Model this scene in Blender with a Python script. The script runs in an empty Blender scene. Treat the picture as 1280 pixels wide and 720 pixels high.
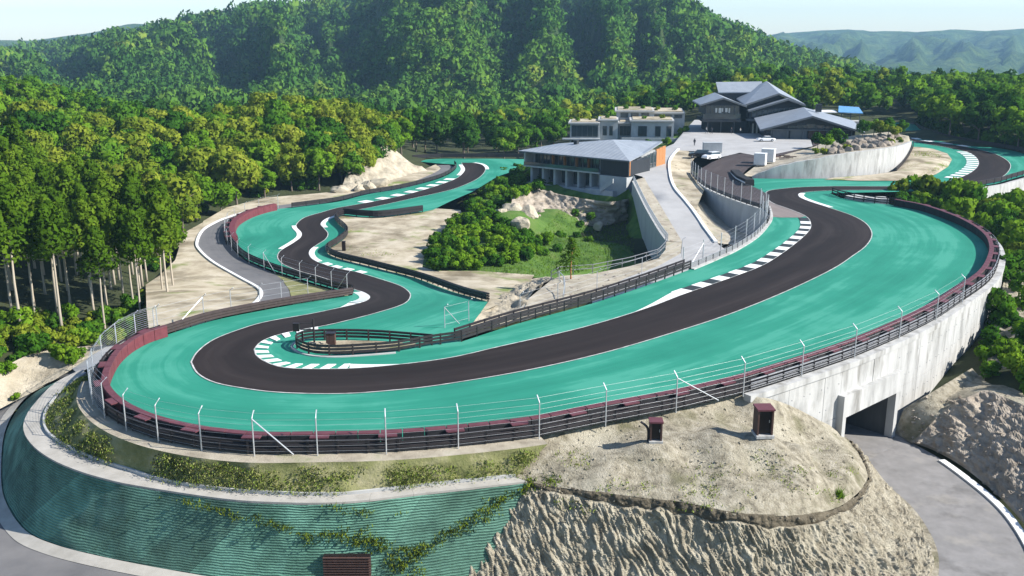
import bpy, bmesh, math, random
import numpy as np
from mathutils import Vector, Matrix, noise
from mathutils.geometry import delaunay_2d_cdt

C = bpy.context.scene.collection
scn = bpy.context.scene
R = math.radians
random.seed(7)

# ------------------------------------------------------------ camera, sky, sun, exposure
CAM_H = 27.0
FPX = 1200.0                       # focal length in photo pixels (1280 wide)
PITCH = math.atan(315.0 / FPX)
cam = bpy.data.cameras.new('camera')
cam.sensor_width = 36.0
cam.lens = FPX / 1280.0 * 36.0
cam.clip_start = 0.5
cam.clip_end = 20000.0
camo = bpy.data.objects.new('camera', cam)
C.objects.link(camo)
camo.location = (0, 0, CAM_H)
camo.rotation_euler = (math.pi / 2 - PITCH, 0, 0)
scn.camera = camo

SUN_EL, SUN_AZ = R(36), R(101)      # azimuth measured from +Y towards +X
world = bpy.data.worlds.new('World')
scn.world = world
world.use_nodes = True
wn = world.node_tree
bg = wn.nodes['Background']
sky = wn.nodes.new('ShaderNodeTexSky')
sky.sky_type = 'NISHITA'
sky.sun_disc = False
sky.sun_elevation = SUN_EL
sky.sun_rotation = SUN_AZ
sky.air_density = 1.0
sky.dust_density = 0.2
sky.ozone_density = 3.0
wn.links.new(sky.outputs[0], bg.inputs[0])
bg.inputs[1].default_value = 0.10
sl = bpy.data.lights.new('sun', 'SUN')
sl.energy = 5.0
sl.angle = R(0.5)
sl.color = (1.0, 0.95, 0.87)
so = bpy.data.objects.new('sun', sl)
C.objects.link(so)
sd = Vector((math.cos(SUN_EL) * math.sin(SUN_AZ), math.cos(SUN_EL) * math.cos(SUN_AZ), math.sin(SUN_EL)))
so.rotation_euler = sd.to_track_quat('Z', 'Y').to_euler()
so.location = (60, 0, 120)
scn.view_settings.view_transform = 'Standard'
scn.view_settings.look = 'None'
scn.view_settings.gamma = 1.0
scn.view_settings.exposure = 0.95
scn.cycles.max_bounces = 6
scn.cycles.diffuse_bounces = 2
scn.cycles.glossy_bounces = 2
scn.cycles.transmission_bounces = 4
scn.cycles.transparent_max_bounces = 8
scn.cycles.volume_bounces = 0

# ------------------------------------------------------------ surveying helpers
SP, CP = math.sin(PITCH), math.cos(PITCH)


def ray(px, py):
    u = (px - 640.0) / FPX
    v = (360.0 - py) / FPX
    return (u, CP + v * SP, -SP + v * CP)


def P(px, py, z=0.0):
    r = ray(px, py)
    t = (z - CAM_H) / r[2]
    return (r[0] * t, r[1] * t, z)


def PD(px, py, d):
    r = ray(px, py)
    t = d / r[1]
    return (r[0] * t, d, CAM_H + r[2] * t)


def sstep(a, b, x):
    t = min(1.0, max(0.0, (x - a) / (b - a)))
    return t * t * (3 - 2 * t)


def hA(x, y):
    return 0.0


def hB(x, y):                      # the lower loop falls away behind the hairpin
    return -5.0 * sstep(86, 130, y)


def PB(px, py, dz=0.0):
    z = 0.0
    for _ in range(60):
        p = P(px, py, z + dz)
        z = 0.6 * z + 0.4 * hB(p[0], p[1])
    return P(px, py, z + dz)


def cr(pts, k=5, closed=False):    # Catmull-Rom through points of any dimension
    n = len(pts)
    out = []
    for i in range(n if closed else n - 1):
        if closed:
            p0, p1, p2, p3 = pts[i - 1], pts[i], pts[(i + 1) % n], pts[(i + 2) % n]
        else:
            p0, p1, p2, p3 = pts[max(i - 1, 0)], pts[i], pts[i + 1], pts[min(i + 2, n - 1)]
        for j in range(k):
            t = j / k
            out.append(tuple(0.5 * (2 * b + (c - a) * t + (2 * a - 5 * b + 4 * c - d) * t * t + (3 * b - a - 3 * c + d) * t ** 3)
                             for a, b, c, d in zip(p0, p1, p2, p3)))
    if not closed:
        out.append(tuple(pts[-1]))
    return out


def resample(path, step=None, n=None):
    a = np.array(path, float)
    seg = np.linalg.norm(np.diff(a, axis=0), axis=1)
    s = np.concatenate([[0], np.cumsum(seg)])
    if n is None:
        n = max(2, int(round(s[-1] / step)) + 1)
    t = np.linspace(0, s[-1], n)
    return [tuple(np.interp(q, s, a[:, k]) for k in range(a.shape[1])) for q in t]


def offset(path, d):               # + is to the right of the walking direction
    a = np.array(path, float)
    t = np.gradient(a[:, :2], axis=0)
    t /= np.maximum(np.linalg.norm(t, axis=1, keepdims=True), 1e-9)
    b = a.copy()
    b[:, 0] += t[:, 1] * d
    b[:, 1] -= t[:, 0] * d
    return [tuple(p) for p in b]


def setz(path, z):
    return [(p[0], p[1], z) for p in path]


def lift(path, dz):
    return [(p[0], p[1], p[2] + dz) for p in path]


def in_poly(x, y, poly):
    r = False
    j = len(poly) - 1
    for i in range(len(poly)):
        xi, yi = poly[i][0], poly[i][1]
        xj, yj = poly[j][0], poly[j][1]
        if (yi > y) != (yj > y) and x < (xj - xi) * (y - yi) / (yj - yi) + xi:
            r = not r
        j = i
    return r


def fbm(x, y, z=0.0, o=4):
    return noise.fractal((x, y, z), 1.0, 2.1, o)


# ------------------------------------------------------------ materials
def lin(r, g, b):
    f = lambda c: (c / 255 / 12.92) if c / 255 <= 0.04045 else ((c / 255 + 0.055) / 1.055) ** 2.4
    return (f(r), f(g), f(b), 1.0)


def newmat(name):
    m = bpy.data.materials.new(name)
    m.use_nodes = True
    nt = m.node_tree
    return m, nt, nt.nodes['Principled BSDF']


def N(nt, t, **kw):
    n = nt.nodes.new(t)
    for k, v in kw.items():
        if k in n.inputs:
            n.inputs[k].default_value = v
        else:
            setattr(n, k, v)
    return n


def ramp(nt, fac, stops):
    r = nt.nodes.new('ShaderNodeValToRGB')
    el = r.color_ramp.elements
    while len(el) < len(stops):
        el.new(0.5)
    for e, (p, c) in zip(el, stops):
        e.position = p
        e.color = c if len(c) == 4 else (*c, 1)
    nt.links.new(fac, r.inputs[0])
    return r


def nmat(name, cols, scale=1.0, rough=0.9, bump=0.0, bscale=8.0, stretch=(1, 1, 1), detail=6, coord='Object', metal=0.0, contrast=0.25, spec=0.3, bdist=0.1, patch=None):
    """noise-coloured material: cols spread over a ramp; patch = (colour, scale, lo, hi) lays blotches over it"""
    m, nt, b = newmat(name)
    tc = nt.nodes.new('ShaderNodeTexCoord')
    mp = nt.nodes.new('ShaderNodeMapping')
    mp.inputs['Scale'].default_value = stretch
    nt.links.new(tc.outputs[coord], mp.inputs[0])
    nz = N(nt, 'ShaderNodeTexNoise', Scale=scale, Detail=detail, Roughness=0.62)
    nt.links.new(mp.outputs[0], nz.inputs['Vector'])
    k = len(cols)
    lo, hi = 0.5 - contrast, 0.5 + contrast
    r = ramp(nt, nz.outputs[0], [(lo + (hi - lo) * i / max(1, k - 1), c) for i, c in enumerate(cols)])
    col = r.outputs[0]
    if patch:
        for (pc, ps, p0, p1) in patch:
            n2 = N(nt, 'ShaderNodeTexNoise', Scale=ps, Detail=5, Roughness=0.6)
            nt.links.new(mp.outputs[0], n2.inputs['Vector'])
            r2 = ramp(nt, n2.outputs[0], [(p0, (0, 0, 0)), (p1, (1, 1, 1))])
            mx = nt.nodes.new('ShaderNodeMixRGB')
            nt.links.new(r2.outputs[0], mx.inputs[0])
            nt.links.new(col, mx.inputs[1])
            mx.inputs[2].default_value = pc
            col = mx.outputs[0]
    nt.links.new(col, b.inputs['Base Color'])
    b.inputs['Roughness'].default_value = rough
    b.inputs['Metallic'].default_value = metal
    b.inputs['Specular IOR Level'].default_value = spec
    if bump:
        n3 = N(nt, 'ShaderNodeTexNoise', Scale=bscale, Detail=8, Roughness=0.7)
        nt.links.new(mp.outputs[0], n3.inputs['Vector'])
        bm_ = N(nt, 'ShaderNodeBump', Strength=bump, Distance=bdist)
        nt.links.new(n3.outputs[0], bm_.inputs['Height'])
        nt.links.new(bm_.outputs[0], b.inputs['Normal'])
    return m


def trackmat(name, base, dark, light, across, rough, lines=None, blotch=0.5, fine=30.0, rubber=0.0):
    """paved surface whose streaks follow the track: UV = (metres along, metres from the tarmac edge)"""
    m, nt, b = newmat(name)
    uv = N(nt, 'ShaderNodeUVMap', uv_map='track')
    mp = nt.nodes.new('ShaderNodeMapping')
    mp.inputs['Scale'].default_value = (0.03, across, 1)
    nt.links.new(uv.outputs[0], mp.inputs[0])
    n1 = N(nt, 'ShaderNodeTexNoise', Scale=1.0, Detail=6, Roughness=0.65)
    nt.links.new(mp.outputs[0], n1.inputs['Vector'])
    tc = nt.nodes.new('ShaderNodeTexCoord')
    n2 = N(nt, 'ShaderNodeTexNoise', Scale=0.08, Detail=5, Roughness=0.6)
    nt.links.new(tc.outputs['Object'], n2.inputs['Vector'])
    ad = N(nt, 'ShaderNodeMath', operation='ADD')
    m2 = N(nt, 'ShaderNodeMath', operation='MULTIPLY')
    m2.inputs[1].default_value = blotch
    nt.links.new(n2.outputs[0], m2.inputs[0])
    nt.links.new(n1.outputs[0], ad.inputs[0])
    nt.links.new(m2.outputs[0], ad.inputs[1])
    c0 = 0.5 + 0.5 * blotch
    r = ramp(nt, ad.outputs[0], [(c0 - 0.3, dark), (c0, base), (c0 + 0.3, light)])
    col = r.outputs[0]
    if lines:                      # seams between paver passes
        sp = nt.nodes.new('ShaderNodeSeparateXYZ')
        nt.links.new(uv.outputs[0], sp.inputs[0])
        md = N(nt, 'ShaderNodeMath', operation='PINGPONG')
        md.inputs[1].default_value = lines / 2
        nt.links.new(sp.outputs[1], md.inputs[0])
        r2 = ramp(nt, md.outputs[0], [(0.0, (0.8, 0.8, 0.8)), (0.09, (0, 0, 0))])
        mx = N(nt, 'ShaderNodeMixRGB')
        mlt = N(nt, 'ShaderNodeMath', operation='MULTIPLY')
        nt.links.new(r2.outputs[0], mlt.inputs[0])
        mlt.inputs[1].default_value = 0.35
        nt.links.new(mlt.outputs[0], mx.inputs[0])
        nt.links.new(col, mx.inputs[1])
        mx.inputs[2].default_value = (*light, 1)
        col = mx.outputs[0]
    if rubber:                     # tyre rubber laid down along the driven line
        sp2 = nt.nodes.new('ShaderNodeSeparateXYZ')
        nt.links.new(uv.outputs[0], sp2.inputs[0])
        dv = N(nt, 'ShaderNodeMath', operation='MULTIPLY')
        dv.inputs[1].default_value = 1.0 / 14.0
        nt.links.new(sp2.outputs[1], dv.inputs[0])
        wv = N(nt, 'ShaderNodeMath', operation='MULTIPLY_ADD')
        nt.links.new(n2.outputs[0], wv.inputs[0])
        wv.inputs[1].default_value = 0.5
        wv.inputs[2].default_value = -0.25
        sm = N(nt, 'ShaderNodeMath', operation='ADD')
        nt.links.new(dv.outputs[0], sm.inputs[0])
        nt.links.new(wv.outputs[0], sm.inputs[1])
        r3 = ramp(nt, sm.outputs[0], [(0.1, (0, 0, 0)), (0.3, (1, 1, 1)), (0.42, (.35, .35, .35)), (0.55, (.9, .9, .9)), (0.75, (0, 0, 0))])
        ml = N(nt, 'ShaderNodeMath', operation='MULTIPLY')
        ml.inputs[1].default_value = rubber
        nt.links.new(r3.outputs[0], ml.inputs[0])
        mx3 = N(nt, 'ShaderNodeMixRGB')
        nt.links.new(ml.outputs[0], mx3.inputs[0])
        nt.links.new(col, mx3.inputs[1])
        mx3.inputs[2].default_value = (*dark, 1)
        col = mx3.outputs[0]
    nt.links.new(col, b.inputs['Base Color'])
    b.inputs['Roughness'].default_value = rough
    b.inputs['Specular IOR Level'].default_value = 0.12
    n3 = N(nt, 'ShaderNodeTexNoise', Scale=fine, Detail=3)
    nt.links.new(tc.outputs['Object'], n3.inputs['Vector'])
    bm_ = N(nt, 'ShaderNodeBump', Strength=0.25, Distance=0.02)
    nt.links.new(n3.outputs[0], bm_.inputs['Height'])
    nt.links.new(bm_.outputs[0], b.inputs['Normal'])
    return m


def leafmat(name, stops, trans=0.36, vary=0.5):
    """foliage: colour picked per object and per leaf clump ('tint'), part of the light passes through"""
    m = bpy.data.materials.new(name)
    m.use_nodes = True
    nt = m.node_tree
    nt.nodes.clear()
    out = nt.nodes.new('ShaderNodeOutputMaterial')
    oi = nt.nodes.new('ShaderNodeObjectInfo')
    at = N(nt, 'ShaderNodeAttribute', attribute_name='tint')
    a1 = N(nt, 'ShaderNodeMath', operation='MULTIPLY')
    a1.inputs[1].default_value = vary
    nt.links.new(oi.outputs['Random'], a1.inputs[0])
    a2 = N(nt, 'ShaderNodeMath', operation='MULTIPLY')
    a2.inputs[1].default_value = 1.0 - vary
    nt.links.new(at.outputs['Fac'], a2.inputs[0])
    a3 = N(nt, 'ShaderNodeMath', operation='ADD')
    nt.links.new(a1.outputs[0], a3.inputs[0])
    nt.links.new(a2.outputs[0], a3.inputs[1])
    r = ramp(nt, a3.outputs[0], stops)
    d = nt.nodes.new('ShaderNodeBsdfDiffuse')
    t = nt.nodes.new('ShaderNodeBsdfTranslucent')
    nt.links.new(r.outputs[0], d.inputs[0])
    nt.links.new(r.outputs[0], t.inputs[0])
    mx = nt.nodes.new('ShaderNodeMixShader')
    mx.inputs[0].default_value = trans
    nt.links.new(d.outputs[0], mx.inputs[1])
    nt.links.new(t.outputs[0], mx.inputs[2])
    nt.links.new(mx.outputs[0], out.inputs[0])
    return m


M = {}
M['tarmac'] = trackmat('tarmac', (0.026, 0.020, 0.019), (0.012, 0.0095, 0.009), (0.046, 0.037, 0.035), 0.75, 0.8, lines=5.5, blotch=0.35, rubber=0.6)
M['green'] = trackmat('green_asphalt', (0.026, 0.215, 0.148), (0.015, 0.160, 0.110), (0.05, 0.265, 0.19), 0.45, 0.75, lines=7.0, blotch=0.8)
M['apron'] = trackmat('apron', (0.20, 0.17, 0.16), (0.15, 0.13, 0.12), (0.26, 0.22, 0.2), 0.5, 0.85)
M['pit_lane'] = trackmat('pit_tarmac', (0.065, 0.053, 0.052), (0.045, 0.036, 0.036), (0.095, 0.08, 0.078), 0.5, 0.85)
M['white_paint'] = nmat('white_paint', [(0.62, 0.62, 0.6), (0.8, 0.8, 0.78)], 2.0, 0.6)
M['edge_paint'] = nmat('worn_edge_paint', [(0.28, 0.28, 0.27), (0.55, 0.55, 0.53)], 1.2, 0.7, contrast=0.15)
M['black_paint'] = nmat('black_paint', [(0.02, 0.025, 0.024), (0.035, 0.04, 0.04)], 2.0, 0.6)
M['road'] = nmat('road_asphalt', [(0.16, 0.155, 0.15), (0.25, 0.24, 0.235)], 0.8, 0.9, 0.3, 30, bdist=0.02, detail=10, patch=[((0.11, 0.105, 0.10, 1), 0.3, 0.56, 0.72), ((0.30, 0.28, 0.25, 1), 0.22, 0.56, 0.75)])
M['service_road'] = nmat('service_asphalt', [(0.10, 0.10, 0.105), (0.17, 0.165, 0.165)], 0.3, 0.9, 0.2, 25, bdist=0.02)
M['concrete_road'] = nmat('concrete_road', [(0.29, 0.285, 0.28), (0.40, 0.395, 0.39)], 0.25, 0.85, 0.1, 20, bdist=0.02)
M['concrete'] = nmat('white_concrete', [(0.26, 0.26, 0.25), (0.40, 0.40, 0.39), (0.47, 0.47, 0.455)], 0.9, 0.8, 0.2, 6, stretch=(1, 1, 0.25), bdist=0.03, contrast=0.2, patch=[((0.22, 0.215, 0.20, 1), 0.7, 0.54, 0.70)])
M['concrete2'] = nmat('grey_concrete', [(0.34, 0.34, 0.33), (0.46, 0.46, 0.45)], 0.6, 0.8, 0.15, 6, stretch=(1, 1, 0.3), bdist=0.03)
M['kerb_concrete'] = nmat('kerb_concrete', [(0.28, 0.265, 0.235), (0.42, 0.40, 0.365)], 0.8, 0.85, 0.2, 10, bdist=0.03)
M['sand'] = nmat('beige_sand', [(0.22, 0.18, 0.12), (0.40, 0.345, 0.25), (0.52, 0.46, 0.36)], 0.3, 0.95, 0.6, 4, bdist=0.15, contrast=0.2, patch=[((0.17, 0.14, 0.09, 1), 0.12, 0.52, 0.66), ((0.16, 0.20, 0.05, 1), 0.16, 0.57, 0.68)])
M['gravel'] = nmat('gravel', [(0.20, 0.17, 0.13), (0.36, 0.32, 0.25), (0.47, 0.43, 0.35)], 0.6, 0.95, 0.6, 9, bdist=0.12, patch=[((0.17, 0.18, 0.08, 1), 0.3, 0.58, 0.75)])
M['mound'] = nmat('mound_earth', [(0.17, 0.15, 0.11), (0.33, 0.295, 0.22), (0.45, 0.41, 0.325)], 1.6, 0.95, 1.0, 7, bdist=0.25, contrast=0.17, detail=10, patch=[((0.16, 0.15, 0.085, 1), 0.3, 0.52, 0.7), ((0.46, 0.425, 0.335, 1), 0.18, 0.54, 0.7)])
M['cliff'] = nmat('cut_rock', [(0.25, 0.215, 0.155), (0.43, 0.385, 0.29), (0.54, 0.495, 0.39)], 1.1, 0.95, 1.0, 5.5, bdist=0.4, contrast=0.18, detail=10, stretch=(1, 1, 0.55))
M['soil'] = nmat('dark_soil', [(0.07, 0.058, 0.04), (0.20, 0.17, 0.12)], 1.6, 0.95, 1.0, 4, bdist=0.3)
M['dark_rock'] = nmat('dark_rock', [(0.20, 0.165, 0.125), (0.38, 0.325, 0.26), (0.50, 0.44, 0.36)], 0.8, 0.95, 1.0, 3, stretch=(0.5, 0.5, 2.5), bdist=0.35)
M['rock'] = nmat('pale_rock', [(0.26, 0.22, 0.16), (0.42, 0.37, 0.28), (0.55, 0.49, 0.39)], 0.5, 0.95, 1.0, 1.6, bdist=0.5)
M['boulder'] = nmat('boulder', [(0.18, 0.15, 0.12), (0.34, 0.29, 0.24)], 1.2, 0.95, 0.8, 3, bdist=0.2)
M['forest_floor'] = nmat('forest_floor', [(0.02, 0.028, 0.01), (0.05, 0.06, 0.022)], 0.3, 1.0, 0.6, 1.5, bdist=0.5)
M['lawn'] = nmat('lawn', [(0.03, 0.075, 0.010), (0.07, 0.14, 0.02), (0.13, 0.17, 0.05)], 0.35, 0.95, 0.8, 4, bdist=0.2)
M['grass_ground'] = nmat('grass_ground', [(0.09, 0.11, 0.03), (0.20, 0.20, 0.085), (0.38, 0.34, 0.22)], 0.5, 0.95, 0.7, 6, bdist=0.15)
M['burgundy'] = nmat('burgundy_rubber', [(0.10, 0.022, 0.03), (0.16, 0.04, 0.05)], 1.5, 0.65)
M['burgundy_top'] = nmat('burgundy_belt', [(0.085, 0.026, 0.034), (0.14, 0.048, 0.058)], 1.5, 0.6)
M['black_rail'] = nmat('black_rail', [(0.018, 0.016, 0.018), (0.035, 0.03, 0.032)], 2.0, 0.5)
M['brown_rail'] = nmat('brown_rail', [(0.035, 0.025, 0.024), (0.07, 0.05, 0.047)], 2.0, 0.55)
M['grey_rail'] = nmat('grey_rail', [(0.16, 0.165, 0.18), (0.26, 0.265, 0.28)], 2.0, 0.5, metal=0.3)
M['galv'] = nmat('galvanised_steel', [(0.42, 0.44, 0.46), (0.6, 0.62, 0.64)], 3.0, 0.45, metal=0.5)
M['wire'] = nmat('fence_wire', [(0.34, 0.36, 0.38), (0.46, 0.48, 0.5)], 3.0, 0.5, metal=0.4)
M['rubber'] = nmat('tyre_rubber', [(0.012, 0.012, 0.014), (0.025, 0.025, 0.027)], 3.0, 0.8)
M['roof'] = nmat('grey_roof', [(0.20, 0.225, 0.26), (0.27, 0.30, 0.34)], 0.6, 0.55, stretch=(1, 1, 1))
M['roof_dark'] = nmat('roof_edge', [(0.09, 0.1, 0.11), (0.13, 0.14, 0.15)], 1.0, 0.6)
M['facade'] = nmat('facade_concrete', [(0.30, 0.32, 0.33), (0.42, 0.44, 0.45)], 0.8, 0.8)
M['black_wall'] = nmat('black_cladding', [(0.018, 0.022, 0.028), (0.03, 0.035, 0.042)], 1.0, 0.6, stretch=(4, 4, 0.3))
M['glass'] = nmat('window_glass', [(0.03, 0.045, 0.05), (0.05, 0.07, 0.075)], 0.6, 0.08, spec=0.9)
M['wood'] = nmat('orange_timber', [(0.30, 0.13, 0.045), (0.44, 0.2, 0.08)], 1.5, 0.7, stretch=(1, 1, 6))
M['timber_dark'] = nmat('brown_timber', [(0.05, 0.028, 0.022), (0.09, 0.05, 0.04)], 2.0, 0.7, stretch=(3, 3, 0.4))
M['kiosk_black'] = nmat('kiosk_panel', [(0.012, 0.008, 0.008), (0.022, 0.014, 0.014)], 2.0, 0.4)
M['blue_roof'] = nmat('blue_sheet', [(0.08, 0.22, 0.42), (0.14, 0.32, 0.55)], 1.0, 0.5)
M['car_white'] = nmat('white_car_paint', [(0.72, 0.73, 0.74), (0.8, 0.81, 0.82)], 0.5, 0.2, spec=0.6)
M['car_black'] = nmat('black_car_paint', [(0.012, 0.012, 0.014), (0.02, 0.02, 0.022)], 0.5, 0.2, spec=0.6)
M['lamp'] = nmat('lamp_lens', [(0.6, 0.6, 0.58), (0.75, 0.75, 0.72)], 2.0, 0.15)
M['cloth_dark'] = nmat('dark_cloth', [(0.02, 0.022, 0.03), (0.04, 0.045, 0.06)], 4, 0.9)
M['cloth_pale'] = nmat('pale_cloth', [(0.5, 0.5, 0.48), (0.65, 0.64, 0.6)], 4, 0.9)
M['skin'] = nmat('skin', [(0.42, 0.26, 0.18), (0.5, 0.32, 0.23)], 4, 0.6)
M['hair'] = nmat('hair', [(0.01, 0.008, 0.007), (0.02, 0.016, 0.014)], 4, 0.7)
M['bark'] = nmat('bark', [(0.10, 0.08, 0.06), (0.2, 0.165, 0.13)], 2.0, 0.95, stretch=(3, 3, 0.4))
M['cedar_bark'] = nmat('cedar_bark', [(0.30, 0.26, 0.20), (0.48, 0.42, 0.34)], 1.5, 0.95, stretch=(4, 4, 0.3))
M['marsh_pale'] = nmat('cabinet_white', [(0.55, 0.56, 0.56), (0.68, 0.69, 0.69)], 1.0, 0.5)
g = lambda r_, g_, b_: (r_, g_, b_, 1)
M['leaf_green'] = leafmat('leaf_green', [(0.0, g(0.022, 0.070, 0.008)), (0.45, g(0.05, 0.14, 0.012)), (0.8, g(0.10, 0.21, 0.018)), (1.0, g(0.18, 0.26, 0.028))])
M['leaf_bright'] = leafmat('leaf_bright', [(0.0, g(0.06, 0.14, 0.008)), (0.5, g(0.12, 0.235, 0.014)), (1.0, g(0.21, 0.32, 0.028))])
M['leaf_bloom'] = leafmat('leaf_bloom', [(0.0, g(0.05, 0.11, 0.010)), (0.4, g(0.14, 0.20, 0.018)), (0.75, g(0.24, 0.29, 0.03)), (1.0, g(0.36, 0.37, 0.06))], vary=0.35)
M['leaf_cedar'] = leafmat('leaf_cedar', [(0.0, g(0.03, 0.075, 0.006)), (0.5, g(0.075, 0.145, 0.010)), (1.0, g(0.15, 0.225, 0.02))])
M['leaf_dark'] = leafmat('leaf_dark', [(0.0, g(0.016, 0.052, 0.012)), (0.6, g(0.034, 0.095, 0.014)), (1.0, g(0.07, 0.15, 0.02))])
M['leaf_far'] = leafmat('leaf_far', [(0.0, g(0.022, 0.07, 0.014)), (0.4, g(0.045, 0.12, 0.018)), (0.65, g(0.09, 0.18, 0.022)), (0.82, g(0.16, 0.22, 0.03)), (1.0, g(0.34, 0.30, 0.07))], trans=0.15, vary=0.0)
M['grass'] = leafmat('grass_blades', [(0.0, g(0.10, 0.20, 0.02)), (0.5, g(0.24, 0.31, 0.06)), (1.0, g(0.50, 0.46, 0.22))], vary=0.0)


def netmat(gain=1.0):              # green erosion-control matting with fine course lines
    m, nt, b = newmat('green_matting')
    tc = nt.nodes.new('ShaderNodeTexCoord')
    sp = nt.nodes.new('ShaderNodeSeparateXYZ')
    nt.links.new(tc.outputs['Object'], sp.inputs[0])
    nz = N(nt, 'ShaderNodeTexNoise', Scale=0.6, Detail=6, Roughness=0.7)
    nt.links.new(tc.outputs['Object'], nz.inputs['Vector'])
    a = N(nt, 'ShaderNodeMath', operation='MULTIPLY')
    a.inputs[1].default_value = 0.3
    nt.links.new(nz.outputs[0], a.inputs[0])
    s = N(nt, 'ShaderNodeMath', operation='ADD')
    nt.links.new(sp.outputs[2], s.inputs[0])
    nt.links.new(a.outputs[0], s.inputs[1])
    pp = N(nt, 'ShaderNodeMath', operation='PINGPONG')
    pp.inputs[1].default_value = 0.085
    nt.links.new(s.outputs[0], pp.inputs[0])
    r1 = ramp(nt, pp.outputs[0], [(0.0, g(0.05 * gain, 0.135 * gain, 0.10 * gain)), (0.11, g(0.105 * gain, 0.245 * gain, 0.19 * gain))])
    r1.color_ramp.elements[0].position = 0.0
    mr = N(nt, 'ShaderNodeMath', operation='DIVIDE')
    mr.inputs[1].default_value = 0.085
    nt.links.new(pp.outputs[0], mr.inputs[0])
    nt.links.new(mr.outputs[0], r1.inputs[0])
    r1.color_ramp.elements[1].position = 0.6
    n2 = N(nt, 'ShaderNodeTexNoise', Scale=0.35, Detail=6, Roughness=0.65)
    nt.links.new(tc.outputs['Object'], n2.inputs['Vector'])
    r2 = ramp(nt, n2.outputs[0], [(0.38, g(0.45, 0.5, 0.45)), (0.62, g(1.2, 1.15, 1.1))])
    mx = N(nt, 'ShaderNodeMixRGB', blend_type='MULTIPLY')
    mx.inputs[0].default_value = 1.0
    nt.links.new(r1.outputs[0], mx.inputs[1])
    nt.links.new(r2.outputs[0], mx.inputs[2])
    nt.links.new(mx.outputs[0], b.inputs['Base Color'])
    b.inputs['Roughness'].default_value = 0.9
    bm_ = N(nt, 'ShaderNodeBump', Strength=0.8, Distance=0.08)
    nt.links.new(mr.outputs[0], bm_.inputs['Height'])
    nt.links.new(bm_.outputs[0], b.inputs['Normal'])
    return m


M['net'] = netmat()


# ------------------------------------------------------------ object helpers
def link(name, me, parent=None, loc=None):
    o = bpy.data.objects.new(name, me)
    C.objects.link(o)
    if parent is not None:
        o.parent = parent
    if loc is not None:
        o.location = loc
    return o


def thing(name, label, cat, loc=(0, 0, 0), rz=0.0, group=None):
    o = bpy.data.objects.new(name, None)
    o.empty_display_size = 0.3
    C.objects.link(o)
    o.location = loc
    o.rotation_euler = (0, 0, rz)
    tag(o, label, cat, group)
    return o


def tag(o, label, cat, group=None):
    o['label'] = label
    o['category'] = cat
    if group:
        o['group'] = group
    return o


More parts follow.
